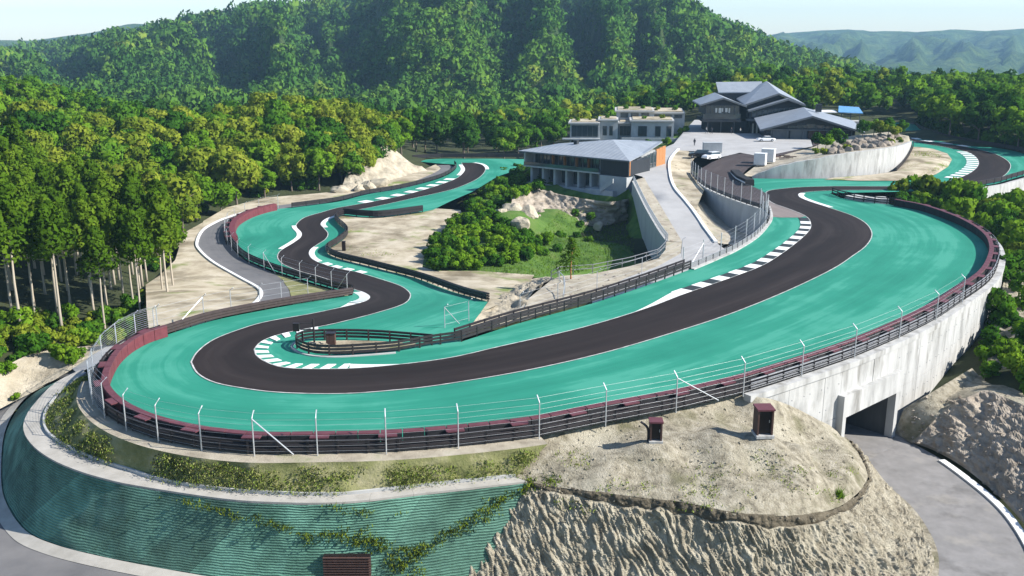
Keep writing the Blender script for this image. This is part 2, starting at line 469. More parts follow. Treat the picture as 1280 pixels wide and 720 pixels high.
class MB:
    def __init__(s):
        s.v, s.f = [], []

    def quad(s, *p):
        n = len(s.v)
        s.v += [tuple(q) for q in p]
        s.f.append(tuple(range(n, n + len(p))))
        return s

    def box(s, c, d, rz=0.0, taper=1.0):
        n = len(s.v)
        cs, sn = math.cos(rz), math.sin(rz)
        for k in (-1, 1):
            t = taper if k > 0 else 1.0
            for i, j in ((-1, -1), (1, -1), (1, 1), (-1, 1)):
                x, y = i * d[0] / 2 * t, j * d[1] / 2 * t
                s.v.append((c[0] + x * cs - y * sn, c[1] + x * sn + y * cs, c[2] + k * d[2] / 2))
        for q in ((0, 3, 2, 1), (4, 5, 6, 7), (0, 1, 5, 4), (1, 2, 6, 5), (2, 3, 7, 6), (3, 0, 4, 7)):
            s.f.append(tuple(n + i for i in q))
        return s

    def prism(s, ring0, ring1, caps=True):
        n, k = len(s.v), len(ring0)
        s.v += [tuple(p) for p in ring0] + [tuple(p) for p in ring1]
        for i in range(k):
            j = (i + 1) % k
            s.f.append((n + i, n + j, n + k + j, n + k + i))
        if caps:
            s.f.append(tuple(n + i for i in range(k))[::-1])
            s.f.append(tuple(n + k + i for i in range(k)))
        return s

    def tube(s, pts, r, k=6, caps=True):
        """tube along pts; r a number or one radius per point"""
        rr = r if hasattr(r, '__len__') else [r] * len(pts)
        n0 = len(s.v)
        up0 = Vector((0, 0, 1))
        for i, p in enumerate(pts):
            a = Vector(pts[max(i - 1, 0)])
            b = Vector(pts[min(i + 1, len(pts) - 1)])
            t = (b - a).normalized()
            u = t.cross(up0 if abs(t.z) < 0.95 else Vector((1, 0, 0))).normalized()
            w = t.cross(u)
            for j in range(k):
                q = 2 * math.pi * j / k
                s.v.append(tuple(Vector(p) + (u * math.cos(q) + w * math.sin(q)) * rr[i]))
        for i in range(len(pts) - 1):
            for j in range(k):
                s.f.append((n0 + i * k + j, n0 + i * k + (j + 1) % k, n0 + (i + 1) * k + (j + 1) % k, n0 + (i + 1) * k + j))
        if caps:
            s.f.append(tuple(n0 + j for j in range(k))[::-1])
            s.f.append(tuple(n0 + (len(pts) - 1) * k + j for j in range(k)))
        return s

    def sweep(s, path, prof, caps=True):
        """profile [(right, up)...] swept along a path (kept upright)"""
        a = np.array(path, float)
        t = np.gradient(a[:, :2], axis=0)
        t /= np.maximum(np.linalg.norm(t, axis=1, keepdims=True), 1e-9)
        k, n0 = len(prof), len(s.v)
        for p, d in zip(a, t):
            for (q, h) in prof:
                s.v.append((p[0] + d[1] * q, p[1] - d[0] * q, p[2] + h))
        for i in range(len(a) - 1):
            for j in range(k):
                s.f.append((n0 + i * k + j, n0 + (i + 1) * k + j, n0 + (i + 1) * k + (j + 1) % k, n0 + i * k + (j + 1) % k))
        if caps:
            s.f.append(tuple(n0 + j for j in range(k)))
            s.f.append(tuple(n0 + (len(a) - 1) * k + j for j in range(k))[::-1])
        return s

    def mesh(s, name, mat, smooth=False, origin=None):
        me = bpy.data.meshes.new(name)
        v = s.v
        if origin is not None:
            v = [(p[0] - origin[0], p[1] - origin[1], p[2] - origin[2]) for p in v]
        me.from_pydata(v, [], s.f)
        me.materials.append(mat)
        if smooth:
            me.polygons.foreach_set('use_smooth', [True] * len(me.polygons))
        me.update()
        return me

    def build(s, name, mat, parent=None, smooth=False):
        org = tuple(parent.location) if parent is not None and parent.get('_w') else None
        return link(name, s.mesh(name, mat, smooth, org), parent)

    def fixn(s):
        return s


def wthing(name, label, cat, loc, group=None):
    """thing whose parts are written in world coordinates"""
    o = thing(name, label, cat, loc, 0, group)
    o['_w'] = 1
    return o


def setting(o, kind='structure'):
    o['kind'] = kind
    return o


def recalc(o):
    bm = bmesh.new()
    bm.from_mesh(o.data)
    bmesh.ops.recalc_face_normals(bm, faces=bm.faces)
    bm.to_mesh(o.data)
    bm.free()
    return o


def cdt(boundary, holes=(), step=1.5, extra=()):
    """triangulate a polygon (xy) with interior grid points"""
    vs, es, faces = [], [], []
    for loop in [boundary] + list(holes):
        n = len(vs)
        vs += [Vector((p[0], p[1])) for p in loop]
        es += [(n + i, n + (i + 1) % len(loop)) for i in range(len(loop))]
    bx = [p[0] for p in boundary]
    by = [p[1] for p in boundary]
    b2 = np.array([(p[0], p[1]) for p in boundary])
    x = min(bx) + step / 2
    row = 0
    while x < max(bx):
        y = min(by) + step / 2 + (step / 2 if row % 2 else 0)
        while y < max(by):
            jx, jy = x + random.uniform(-.2, .2) * step, y + random.uniform(-.2, .2) * step
            if in_poly(jx, jy, boundary) and not any(in_poly(jx, jy, h) for h in holes):
                if np.min((b2[:, 0] - jx) ** 2 + (b2[:, 1] - jy) ** 2) > (0.45 * step) ** 2:
                    vs.append(Vector((jx, jy)))
            y += step
        x += step
        row += 1
    for e in extra:
        vs.append(Vector((e[0], e[1])))
    r = delaunay_2d_cdt(vs, es, [list(range(len(boundary)))] if not holes else [], 1 if not holes else 1, 1e-4)
    V, F = r[0], r[2]
    out = []
    for f in F:
        cx = sum(V[i].x for i in f) / len(f)
        cy = sum(V[i].y for i in f) / len(f)
        if in_poly(cx, cy, boundary) and not any(in_poly(cx, cy, h) for h in holes):
            a = 0.5 * ((V[f[1]].x - V[f[0]].x) * (V[f[2]].y - V[f[0]].y) - (V[f[1]].y - V[f[0]].y) * (V[f[2]].x - V[f[0]].x))
            out.append(tuple(f) if a > 0 else tuple(f)[::-1])
    return [(p.x, p.y) for p in V], out


def sheet(name, boundary, hfun, dz, mat, step=2.0, uvpath=None, parent=None):
    V, F = cdt([(p[0], p[1]) for p in boundary], step=step)
    me = bpy.data.meshes.new(name)
    me.from_pydata([(x, y, hfun(x, y) + dz) for x, y in V], [], F)
    me.materials.append(mat)
    if uvpath is not None:
        a = np.array([(p[0], p[1]) for p in uvpath])
        s = np.concatenate([[0], np.cumsum(np.linalg.norm(np.diff(a, axis=0), axis=1))])
        uvs = []
        for x, y in V:
            d2 = (a[:, 0] - x) ** 2 + (a[:, 1] - y) ** 2
            i = int(np.argmin(d2))
            best, bu = 1e18, 0
            for j in (i - 1, i):
                if 0 <= j < len(a) - 1:
                    e = a[j + 1] - a[j]
                    L = float(e @ e) + 1e-12
                    t = min(1, max(0, float((np.array((x, y)) - a[j]) @ e) / L))
                    q = a[j] + e * t
                    dd = (q[0] - x) ** 2 + (q[1] - y) ** 2
                    if dd < best:
                        best, bu = dd, s[j] + t * math.sqrt(L)
            uvs.append((bu, math.sqrt(best)))
        ul = me.uv_layers.new(name='track')
        for lp in me.loops:
            ul.data[lp.index].uv = uvs[lp.vertex_index]
    me.polygons.foreach_set('use_smooth', [True] * len(me.polygons))
    o = link(name, me, parent)
    return o


def patch(name, boundary, mat, step=1.0, amp=0.15, freq=0.4, inner=(), smooth=True, kind='structure', power=3.0):
    """natural ground: heights from the boundary (and inner survey points) with relief in between"""
    V, F = cdt(boundary, step=step)
    src = []
    n = len(boundary)
    for i in range(n):
        a, b = boundary[i], boundary[(i + 1) % n]
        L = math.dist(a[:2], b[:2])
        k = max(1, int(L / step))
        for j in range(k):
            t = j / k
            src.append([a[q] + (b[q] - a[q]) * t for q in range(3)])
    nb = len(src)
    src += [list(p) for p in inner]
    s = np.array(src)
    wgt = np.ones(len(s))
    wgt[nb:] = 60.0
    co = []
    for x, y in V:
        d2 = (s[:, 0] - x) ** 2 + (s[:, 1] - y) ** 2
        w = wgt / (d2 + 0.02) ** (power / 2)
        z = float((w @ s[:, 2]) / w.sum())
        e = min(1.0, math.sqrt(float(d2[:nb].min())) / (2.0 * step))
        co.append((x, y, z + amp * e * fbm(x * freq, y * freq, 3.1, 5)))
    me = bpy.data.meshes.new(name)
    me.from_pydata(co, [], F)
    me.materials.append(mat)
    if smooth:
        me.polygons.foreach_set('use_smooth', [True] * len(me.polygons))
    o = link(name, me)
    if kind:
        o['kind'] = kind
    return o


def loft(name, rows, mat, nu=120, sub=8, amp=0.0, freq=0.5, parent=None, smooth=True, fold=0.0, build=True, strat=0.0, rills=0.0):
    """surface through several polylines (top to bottom), displaced along its normal"""
    rr = [np.array(resample(r, n=nu)) for r in rows]
    g_ = []
    for i in range(len(rr) - 1):
        for j in range(sub):
            t = j / sub
            g_.append(rr[i] * (1 - t) + rr[i + 1] * t)
    g_.append(rr[-1])
    G = np.array(g_)
    nv = len(G)
    if amp or fold or strat:
        du = np.gradient(G, axis=1)
        dv = np.gradient(G, axis=0)
        nn = np.cross(du, dv)
        nn /= np.maximum(np.linalg.norm(nn, axis=2, keepdims=True), 1e-9)
        for i in range(nv):
            e = min(1.0, min(i, nv - 1 - i) / 2.0)
            for j in range(nu):
                x, y, z = G[i, j]
                d = amp * fbm(x * freq, y * freq, z * freq, 6)
                if fold:
                    d -= fold * abs(fbm(x * freq * 1.3 + 9, y * freq * 1.3, z * freq * 0.5, 4))
                if rills:
                    q = x * 2.8 + z * 1.3 + 1.4 * fbm(x * .3, y * .3, z * .3, 3)
                    d -= rills * (abs(fbm(q, y * .9, z * 0.45, 4)) * 1.6 + 0.5 * abs(fbm(q * 2.3, y, z * 1.1, 3)))
                if strat:
                    q = z * 1.9 + x * 0.6 + 0.6 * fbm(x * 0.2, y * 0.2, z * 0.2, 3)
                    d += strat * (abs((q % 1.0) - 0.5) * 2 - 0.5)
                G[i, j] += nn[i, j] * d * e * min(1.0, 0.15 + j / (0.05 * nu)) * min(1.0, 0.15 + (nu - 1 - j) / (0.05 * nu))
    V = [tuple(p) for p in G.reshape(-1, 3)]
    F = [(i * nu + j, (i + 1) * nu + j, (i + 1) * nu + j + 1, i * nu + j + 1) for i in range(nv - 1) for j in range(nu - 1)]
    if not build:
        return V, F, G
    me = bpy.data.meshes.new(name)
    org = tuple(parent.location) if parent is not None and parent.get('_w') else (0, 0, 0)
    me.from_pydata([(p[0] - org[0], p[1] - org[1], p[2] - org[2]) for p in V], [], F)
    me.materials.append(mat)
    if smooth:
        me.polygons.foreach_set('use_smooth', [True] * len(me.polygons))
    return link(name, me, parent)


def strip(name, path, w, mat, hfun=None, dz=0.0, parent=None):
    """flat painted line of width w along a path"""
    a, b = offset(path, -w / 2), offset(path, w / 2)
    m = MB()
    for i in range(len(path) - 1):
        m.quad((*a[i][:2], a[i][2] + dz), (*b[i][:2], b[i][2] + dz), (*b[i + 1][:2], b[i + 1][2] + dz), (*a[i + 1][:2], a[i + 1][2] + dz))
    return m.build(name, mat, parent)


# ------------------------------------------------------------ natural terrain (near)
def hR(x, y):                      # service road to the buildings: dips beside the track, then climbs to the forecourt
    return -1.0 - 1.5 * sstep(98, 122, y) + 3.3 * sstep(142, 195, y) + 0.5 * sstep(195, 250, y)


def PH(px, py, h, dz=0.0):
    z = 0.0
    for _ in range(60):
        p = P(px, py, z + dz)
        z = 0.6 * z + 0.4 * h(p[0], p[1])
    return P(px, py, z + dz)


ctrl = []
for x in range(-40, 50, 15):
    for y in (20, 45, 60, 80, 100):
        ctrl.append((x, y, -11.5))
for x in (-50, -70):
    ctrl += [(x, 20, -9.5), (x, 40, -9.5), (x, 58, -9.0)]
for x in (45, 60, 80):
    ctrl += [(x, 20, -11), (x, 40, -11)]
ctrl += [P(-100, 485, -3.6), P(-200, 480, -3), P(-20, 440, -4.2), P(100, 440, -5.2), P(185, 405, -6.2)]
for q in [(-250, 130, 0), (-100, 130, -2), (30, 112, -4.4), (130, 112, -5.2), (190, 118, -6.2), (195, 150, -6.6), (100, 145, -4.5), (0, 150, -3), (-100, 160, 0), (-300, 180, 7),
          (0, 195, 1.5), (100, 190, -2.5), (180, 180, -5), (-100, 230, 9), (0, 290, 8), (60, 285, 4.5), (-100, 300, 7), (0, 380, -6), (0, 450, -14), (120, 380, -15), (120, 450, -17), (240, 370, -13), (240, 450, -17), (360, 370, -13), (360, 450, -17), (460, 400, -15), (100, 280, -3), (150, 270, -7.5), (190, 260, -5), (-250, 300, 10),
          (250, 178, -6.5), (283, 193, -6.2), (333, 205, -6.2), (400, 211, -6.2), (470, 222, -6.0), (250, 240, 1.0), (333, 255, 3.0), (420, 258, 2.2), (480, 262, -1.5), (520, 250, -5.5),
          (250, 300, -4), (400, 320, -5), (540, 285, -8), (620, 285, -8), (700, 285, -7), (520, 350, -10), (620, 350, -11), (720, 350, -9), (520, 440, -14), (650, 440, -14), (760, 400, -9),
          (660, 215, -4.5), (720, 235, -3), (760, 250, -1.5), (820, 270, -1.5), (850, 320, 0), (920, 290, -1), (1000, 290, -1), (950, 340, 3), (1060, 320, 1), (900, 430, 4), (1050, 420, 4), (1160, 400, 1),
          (1100, 350, -1), (1140, 300, -1.2), (1000, 210, -2), (1100, 210, -2), (1000, 180, -2.5), (1200, 190, -2.2), (1200, 230, -2), (1240, 250, 0.5), (1200, 280, 1.5), (1300, 250, 1.5), (1250, 340, 4), (1400, 300, 5), (1450, 220, 0),
          (1150, 168, -3.5), (1230, 160, -4.0), (1290, 150, -5), (1290, 190, -2.5), (1260, 130, -5.5), (1290, 110, -5), (1400, 110, -3), (1330, 85, -3), (1500, 90, -2), (1400, 160, -4)]:
    pp = PD(q[0], 100, q[1])
    ctrl.append((pp[0], pp[1], q[2]))
for q in [(300, 118), (300, 140), (420, 130), (420, 160), (500, 130), (500, 180), (560, 170), (600, 150), (650, 130), (700, 140), (560, 200), (600, 230), (640, 200), (480, 200)]:
    pp = PD(q[0], 100, q[1])
    ctrl.append((pp[0], pp[1], -9.5))
cp_ = np.array(ctrl)


def rbf_fit(p):
    d = np.linalg.norm(p[:, None, :2] - p[None, :, :2], axis=2)
    n = len(p)
    A = np.zeros((n + 3, n + 3))
    A[:n, :n] = d + np.eye(n) * -1.0
    A[:n, n] = 1
    A[:n, n + 1:] = p[:, :2]
    A[n, :n] = 1
    A[n + 1:, :n] = p[:, :2].T
    return np.linalg.solve(A, np.concatenate([p[:, 2], [0, 0, 0]]))


rw = rbf_fit(cp_)


def terrain(x, y):
    d = np.hypot(cp_[:, 0] - x, cp_[:, 1] - y)
    n = len(cp_)
    return float(rw[:n] @ d + rw[n] + rw[n + 1] * x + rw[n + 2] * y)


def grid_terrain():
    xs = np.arange(-170, 230, 3.0)
    ys = np.arange(-30, 462, 3.0)
    XX, YY = np.meshgrid(xs, ys)
    ZZ = np.zeros_like(XX) + rw[len(cp_)] + rw[len(cp_) + 1] * XX + rw[len(cp_) + 2] * YY
    for k in range(len(cp_)):
        ZZ += rw[k] * np.hypot(XX - cp_[k, 0], YY - cp_[k, 1])
    V = [(x, y, z + 0.5 * fbm(x * .12, y * .12, 0, 3)) for x, y, z in zip(XX.ravel(), YY.ravel(), ZZ.ravel())]
    nx, ny = len(xs), len(ys)
    Fc = [(i * nx + j, i * nx + j + 1, (i + 1) * nx + j + 1, (i + 1) * nx + j) for i in range(ny - 1) for j in range(nx - 1)]
    me = bpy.data.meshes.new('ground')
    me.from_pydata(V, [], Fc)
    me.materials.append(M['forest_floor'])
    me.polygons.foreach_set('use_smooth', [True] * len(me.polygons))
    setting(link('ground', me))


grid_terrain()

# ------------------------------------------------------------ the circuit: survey lines
fence_px = [(198, 418), (171, 427), (147, 440), (129, 456), (118, 474), (113, 490), (116, 504), (131, 521), (158, 537), (198, 551), (252, 562), (318, 568.5), (397, 568), (483, 566),
            (573, 559), (674, 547), (757, 530), (845, 513), (929, 493), (1002, 470), (1068, 447), (1124, 423), (1170, 400), (1203, 378)]
rim_px = [(1240, 340), (1251.5, 317.5), (1250.5, 302.5), (1242.5, 291), (1225, 279), (1200, 267.5), (1162, 255), (1125, 248)]
fence_w = cr([P(x, y, 0) for x, y in fence_px] + [(p[0], p[1], 0.0) for p in [P(x, y, 1.1) for x, y in rim_px]], 6)
fence_w = resample(fence_w, step=0.7)
i_red = min(range(len(fence_w)), key=lambda i: math.dist(fence_w[i], P(147, 440, 0)))
i_front = min(range(len(fence_w)), key=lambda i: math.dist(fence_w[i], P(129, 456, 0)))
i_wall0 = min(range(len(fence_w)), key=lambda i: math.dist(fence_w[i], P(938, 490, 0)))
i_last = min(range(len(fence_w)), key=lambda i: math.dist(fence_w[i], P(1170, 400, 0)))

outA_px = [(239, 453), (247, 467), (267, 478), (300, 485), (350, 491), (427, 492.5), (494, 488), (554, 481), (660, 463), (760, 440), (853, 412.5), (920, 390), (986, 363), (1040, 337), (1066, 320), (1083, 307),
           (1090, 293), (1083, 280), (1066, 270), (1040, 261), (1012, 252), (999, 246), (1003, 241), (1040, 238.2), (1108, 237.5), (1160, 236), (1206, 233), (1225, 229), (1245, 224.5), (1256, 219), (1262, 212), (1263, 206), (1258, 200),
           (1245, 193), (1225, 187.3), (1206, 183.5), (1186, 180.5), (1167, 178), (1147, 175), (1132, 170.5), (1120, 164), (1112, 155)]
inA_px = [(318, 437), (321, 445), (333, 453), (353, 459.5), (386, 461.5), (437, 461), (489, 457), (560, 448), (627, 433), (727, 410), (804, 387), (853, 368.5), (886, 357), (920, 345), (953, 332), (976, 318), (996, 303), (1010, 290),
          (1013.5, 281), (1008, 271), (988, 262), (966, 254), (957, 246), (960, 239), (978, 236), (1003, 234), (1040, 233), (1069, 233), (1108, 233), (1137, 232), (1165, 229.8), (1186, 226.5), (1196, 223.5), (1206, 219.6), (1215, 214.7),
          (1222, 208), (1223, 202), (1219, 196), (1210, 190.5), (1196, 187), (1176, 183), (1157, 180), (1141, 176.5), (1130, 171), (1122, 164), (1118, 155)]
outB_px = [(239, 453), (247, 440), (267, 425), (300, 412), (333, 402.5), (386, 393), (420, 386), (446, 380), (459, 375.5), (462, 371), (455, 366), (440, 361), (415.6, 351.5), (396, 345), (377, 340), (357, 332), (349, 326), (347, 320),
           (351.5, 313), (366, 304), (375.5, 297), (376.5, 291), (371, 285), (371, 280), (381, 272), (404, 265), (422, 260), (445, 256), (480, 249.5), (509, 243), (531, 237), (553, 230), (570.6, 223), (579, 216), (581, 211), (578, 206), (577, 203.5)]
inB_px = [(318, 437), (326, 428), (343, 420.4), (369, 414), (403, 408), (432, 401.5), (472, 391), (504, 380.5), (513, 371), (509, 363), (494, 355), (452, 342), (427, 336.7), (408, 331.7), (392, 325), (386.5, 318), (388.4, 312),
          (396, 306.4), (407, 299), (410, 292), (405, 285.5), (401, 280), (408, 273.5), (425, 268), (445, 263), (480, 256), (509, 249.5), (553, 240), (575, 233.6), (596, 224), (605, 216), (606.5, 210), (601, 205.5), (590, 203.5)]
outA = cr([P(x, y, 0) for x, y in outA_px], 6)
inA = cr([P(x, y, 0) for x, y in inA_px], 6)
outB = cr([PB(x, y) for x, y in outB_px], 6)
inB = cr([PB(x, y) for x, y in inB_px], 6)


def px_a(lst, z=0.0):
    return [P(x, y, z) for x, y in lst]


def px_b(lst):
    return [PB(x, y) for x, y in lst]


innA_bar_px = [(577, 427), (640, 406.6), (680, 395.5), (741, 379), (802, 359), (863, 336.6), (900, 321), (919, 312), (944, 296), (959, 279), (962, 270), (959, 258)]
innA = cr(px_a(innA_bar_px), 5)
inn_back = px_a([(506, 421.5), (472, 418), (437, 416), (403, 415.5), (374, 421)])
cut = px_a([(374, 421), (318, 437), (239, 453), (160, 468)])
green_in = offset(fence_w, -0.75)
far_out = px_a([(1075, 252), (1050, 247), (1037, 241.5), (1108, 240), (1160, 238.5), (1206, 235.5), (1245, 229.5), (1264, 224), (1285, 218), (1303, 208), (1298, 198), (1280, 192), (1264, 188), (1235, 183), (1196, 176.4), (1167, 168.8), (1149, 161), (1143, 155), (1132, 152), (1110, 152.5)])
far_in = px_a([(1108, 158), (1118, 167), (1130, 174), (1139, 182), (1130, 205), (1119, 215), (1090, 219), (1040, 223), (990, 223.5), (942, 223), (934, 227), (940, 236), (958, 247)])
greenA = green_in[i_front:] + far_out + far_in + innA[::-1] + inn_back + cut[1:3]
setting(sheet('runoff_asphalt', greenA, hA, 0.0, M['green'], 2.2, outA[:: 2]))

left_barB_px = [(198, 422), (233, 410.5), (267, 400.5), (333, 387), (390, 377), (427, 371.3), (440, 369)]
fenceB_px = [(441, 366.5), (415.6, 360.5), (377, 349), (338, 336.6), (308.6, 324), (295, 312), (288, 300.6), (287, 291), (293, 281), (310.6, 271.2), (332, 264.4), (351, 260.7)]
farbarB_px = [(365, 259.7), (396, 255.8), (425, 251.5), (460, 242.8), (498, 236.5), (531, 228.6), (553, 221.6), (566, 214.5), (570.5, 209), (568, 205.5)]
innbarB_px = [(528, 265), (479, 271.5), (452, 271), (430, 269), (420, 274), (422, 279), (432, 288), (433, 295), (421.5, 304.5), (411, 311), (409.5, 316.5), (424, 323.5), (454.5, 331), (480, 337.5), (527, 350), (577, 368), (610, 377)]
left_barB = cr(px_b(left_barB_px), 4)
fenceB = cr(px_b(fenceB_px), 5)
farbarB = cr(px_b(farbarB_px), 4)
innbarB = cr(px_b(innbarB_px), 5)
greenB = (green_in[:i_front + 1][::-1] + left_barB + fenceB + farbarB + px_b([(545, 204), (530, 202.5), (516, 200.5), (553, 198.3), (619, 198.3), (662, 199), (662, 207), (621, 221), (592, 239), (562, 252), (542, 262)])
          + innbarB + px_b([(602, 389), (590, 405)]) + px_a([(577, 427)]) + inn_back + cut[1:3])
setting(sheet('lower_runoff_asphalt', greenB, hB, 0.0, M['green'], 2.0, outB[:: 2]))
setting(sheet('track', outA + inA[::-1], hA, 0.03, M['tarmac'], 2.0, outA[:: 2]))
setting(sheet('lower_track', outB + inB[::-1], hB, 0.03, M['tarmac'], 1.8, outB[:: 2]))
apron = px_a([(959, 250), (966, 253.5), (988, 261.5), (1007, 270.5), (1000, 272), (975, 272), (962, 271)])
setting(sheet('grey_apron', apron, hA, 0.02, M['apron'], 2.0, outA[:: 2]))
for nm, pth in (('edge_line', outA), ('edge_line', inA), ('edge_line', outB), ('edge_line', inB)):
    setting(strip(nm, resample(pth, step=0.8), 0.13, M['edge_paint'], dz=0.05))


# ------------------------------------------------------------ kerbs
def near_i(path, p):
    return min(range(len(path)), key=lambda i: math.dist(path[i][:2], p[:2]))


def kerb(label, path, p0, p1, side, width, blk, gap, slant=0.0, fill=None, flare=True, group='painted kerbs of the circuit'):
    a, b = near_i(path, p0), near_i(path, p1)
    seg = path[min(a, b):max(a, b) + 1]
    seg = resample(seg, step=0.25)
    k = wthing('kerb', label, 'kerb', seg[len(seg) // 2], group)
    if fill:
        i0, i1 = seg, offset(seg, side * width)
        m = MB()
        m.sweep(seg, [(0.02 * side, 0.03), (width * side, 0.03), (width * side, 0.055), (0.02 * side, 0.062)])
        recalc(m.build('base', fill, k))
    L = 0.25
    nb = max(2, int(round(blk / L)))
    ng = int(round(gap / L))
    i = 0
    o = offset(seg, side * width)
    sh = int(round(slant / L))
    while i + nb < len(seg):
        m = MB()
        j0, j1 = i, i + nb
        q0, q1 = max(0, min(len(seg) - 1, j0 + sh)), max(0, min(len(seg) - 1, j1 + sh))
        zz = 0.075
        base = [seg[j0], seg[j1], o[q1], o[q0]]
        if q0 != q1:
            m.prism([(p[0], p[1], p[2] + 0.02) for p in base], [(p[0], p[1], p[2] + zz) for p in base])
            recalc(m.build('kerb_block', M['white_paint'], k))
        i += nb + ng
    if flare:                      # long white taper leading into the kerb
        pass
    return k


def taper(path, p0, p1, side, width):
    """white wedge growing from p0 to p1 along the track edge"""
    a, b = near_i(path, p0), near_i(path, p1)
    seg = path[min(a, b):max(a, b) + 1]
    if a > b:
        seg = seg[::-1]
        side = -side
    seg = resample(seg, n=12)
    m = MB()
    for i in range(11):
        w0, w1 = width * i / 11 + 0.02, width * (i + 1) / 11 + 0.02
        o0 = offset(seg, side * w0)[i]
        o1 = offset(seg, side * w1)[i + 1]
        z = 0.06
        m.quad((*seg[i][:2], seg[i][2] + z), (*seg[i + 1][:2], seg[i + 1][2] + z), (*o1[:2], o1[2] + z), (*o0[:2], o0[2] + z))
    setting(m.build('kerb_taper_line', M['white_paint']))


# walking along inA (hairpin -> straight) the tarmac is on the right, the green on the left
hair = inB[:near_i(inB, PB(432, 401))][::-1] + inA[1:near_i(inA, P(470, 458.5, 0))]
kerb('white barred kerb curling round the hairpin apex beside the sandy island', hair, PB(395, 409.5), P(437, 461, 0), -1, 1.15, 0.8, 0.75, 0.5)
taper(inA, P(500, 456, 0), P(440, 461, 0), -1, 1.1)
kerb('long black and white block kerb on the inside of the sweeping right-hand bend', inA, P(853, 368, 0), P(1010, 272, 0), -1, 1.45, 2.0, 2.0, 0.0, M['black_paint'])
taper(inA, P(790, 391, 0), P(853, 368.5, 0), -1, 1.3)
kerb('short barred kerb at the nose where the fence meets the dark barrier', outB, PB(452, 364), PB(450, 379), -1, 1.2, 0.8, 0.6)
taper(outB, PB(425, 385), PB(447, 379.7), -1, 1.0)
kerb('white kerb with bars opposite the end of the mesh fence on the lower loop', inB, PB(450, 342), PB(398, 328), 1, 1.0, 1.4, 0.9)
kerb('curved solid white kerb beside the inner sand of the lower loop', inB, PB(397, 327.5), PB(395, 307), 1, 0.8, 1.5, 0.0)
kerb('white kerb on the bulge of green facing the pale runoff', outB, PB(353, 312), PB(371, 281), -1, 0.75, 1.5, 0.0)
kerb('white kerb round the green pocket by the black rubber barrier', inB, PB(404, 285), PB(430, 266.5), 1, 0.8, 1.5, 0.0)
kerb('dashed white kerb along the far straight beneath the rock cutting', outB, PB(455, 254), PB(570, 223.5), -1, 2.2, 2.4, 2.6)
kerb('white barred kerb inside the distant loop beyond the white curved wall', inA, P(1196, 223.5, 0), P(1205, 189, 0), -1, 2.4, 1.9, 1.7)
kerb('dashed white kerb on the outside of the distant loop below the dark wood', outA, P(1137, 172.5, 0), P(1206, 183.5, 0), 1, 1.8, 3.2, 3.0)
kerb('short white kerb at the tip of green beside the distant crossing', outA, P(1037, 260, 0), P(1003, 241, 0), 1, 0.9, 1.5, 0.0)
kerb('white kerb round the far end of the lower loop', inB, PB(606, 212), PB(590, 203.6), 1, 0.9, 1.5, 0.0)
kerb('white kerb at the turn under the rock cutting at the lower loop end', outB, PB(575, 219), PB(578, 205.5), -1, 1.0, 1.5, 0.0)

# ------------------------------------------------------------ service roads, verges and earth
serv_l_px = [(303, 388), (317, 380), (326, 369), (323, 360), (300, 347), (267, 328), (250, 313), (246, 303), (253, 288), (267, 279), (283, 272), (310, 264), (340, 257.5), (380, 252.5), (427, 246.5), (470, 238.5), (500, 232), (525, 223.5), (545, 214.5), (551, 209.5), (546, 206)]
serv_r_px = [(562, 205.8), (568, 209.5), (563, 215), (550, 221.5), (530, 228.2), (500, 235.8), (460, 242), (427, 249.5), (396, 255), (365, 259), (340, 262), (310, 269.5), (292, 280), (286, 291), (286, 301), (294, 314), (308, 326), (338, 339), (352, 349), (361, 362), (364, 379.5)]
serv_l = cr(px_b(serv_l_px), 4)
serv_r = cr(px_b(serv_r_px), 4)
setting(sheet('service_road', serv_l + serv_r, hB, -0.06, M['service_road'], 2.5, outB[::3]))
kp = resample(serv_l[:near_i(serv_l, PB(340, 257.5))], step=1.0)
m = MB().sweep(lift(kp, -0.1), [(-0.22, 0), (0.22, 0), (0.2, 0.2), (-0.2, 0.2)])
ko = m.build('concrete_kerb', M['white_paint'])
setting(recalc(ko))
sandL = px_b([(187, 419), (183, 385), (182, 355), (200, 343), (219, 324), (224, 308), (213, 302.5), (232, 289), (254, 277)]) + serv_l[:near_i(serv_l, PB(254, 286.5)) + 1][::-1] + px_b([(267, 398.5), (233, 409)])
setting(patch('sandy_yard', lift(sandL, -0.1), M['sand'], 1.6, 0.10, 0.25))
verge_u = px_b([(254, 276), (283, 259), (333, 246.5), (400, 241), (433, 237), (487, 225.5), (528, 212), (545, 205)])
j0 = near_i(serv_l, PB(253, 288))
setting(patch('sandy_verge', lift(verge_u, -0.05) + lift(serv_l[j0:][::-1], -0.12), M['sand'], 2.0, 0.12, 0.25))
setting(patch('verge_wedge', lift(px_b([(340, 339.5), (377, 351), (415, 362), (436, 368), (400, 374.5), (366, 380), (362, 362), (353, 349)]), -0.1), M['grass_ground'], 1.2, 0.12, 0.4))
sandB_ = innbarB + px_b([(600, 390), (640, 372), (662, 352), (668, 343)]) + px_b([(600, 338), (545, 338), (528, 333), (530, 322), (545, 297), (562, 285), (578, 271), (576, 262), (545, 260)])
setting(patch('inner_sand', lift(sandB_, -0.08), M['sand'], 1.8, 0.15, 0.2))
isl = px_a([(530, 431), (494, 438.5), (454, 441.5), (420, 443), (396, 442), (380, 438), (375, 433), (378, 430), (390, 427), (437, 426), (472, 427), (510, 429.5)])
setting(patch('island_sand', [(p[0], p[1], 0.06) for p in isl], M['sand'], 0.9, 0.1, 0.6))
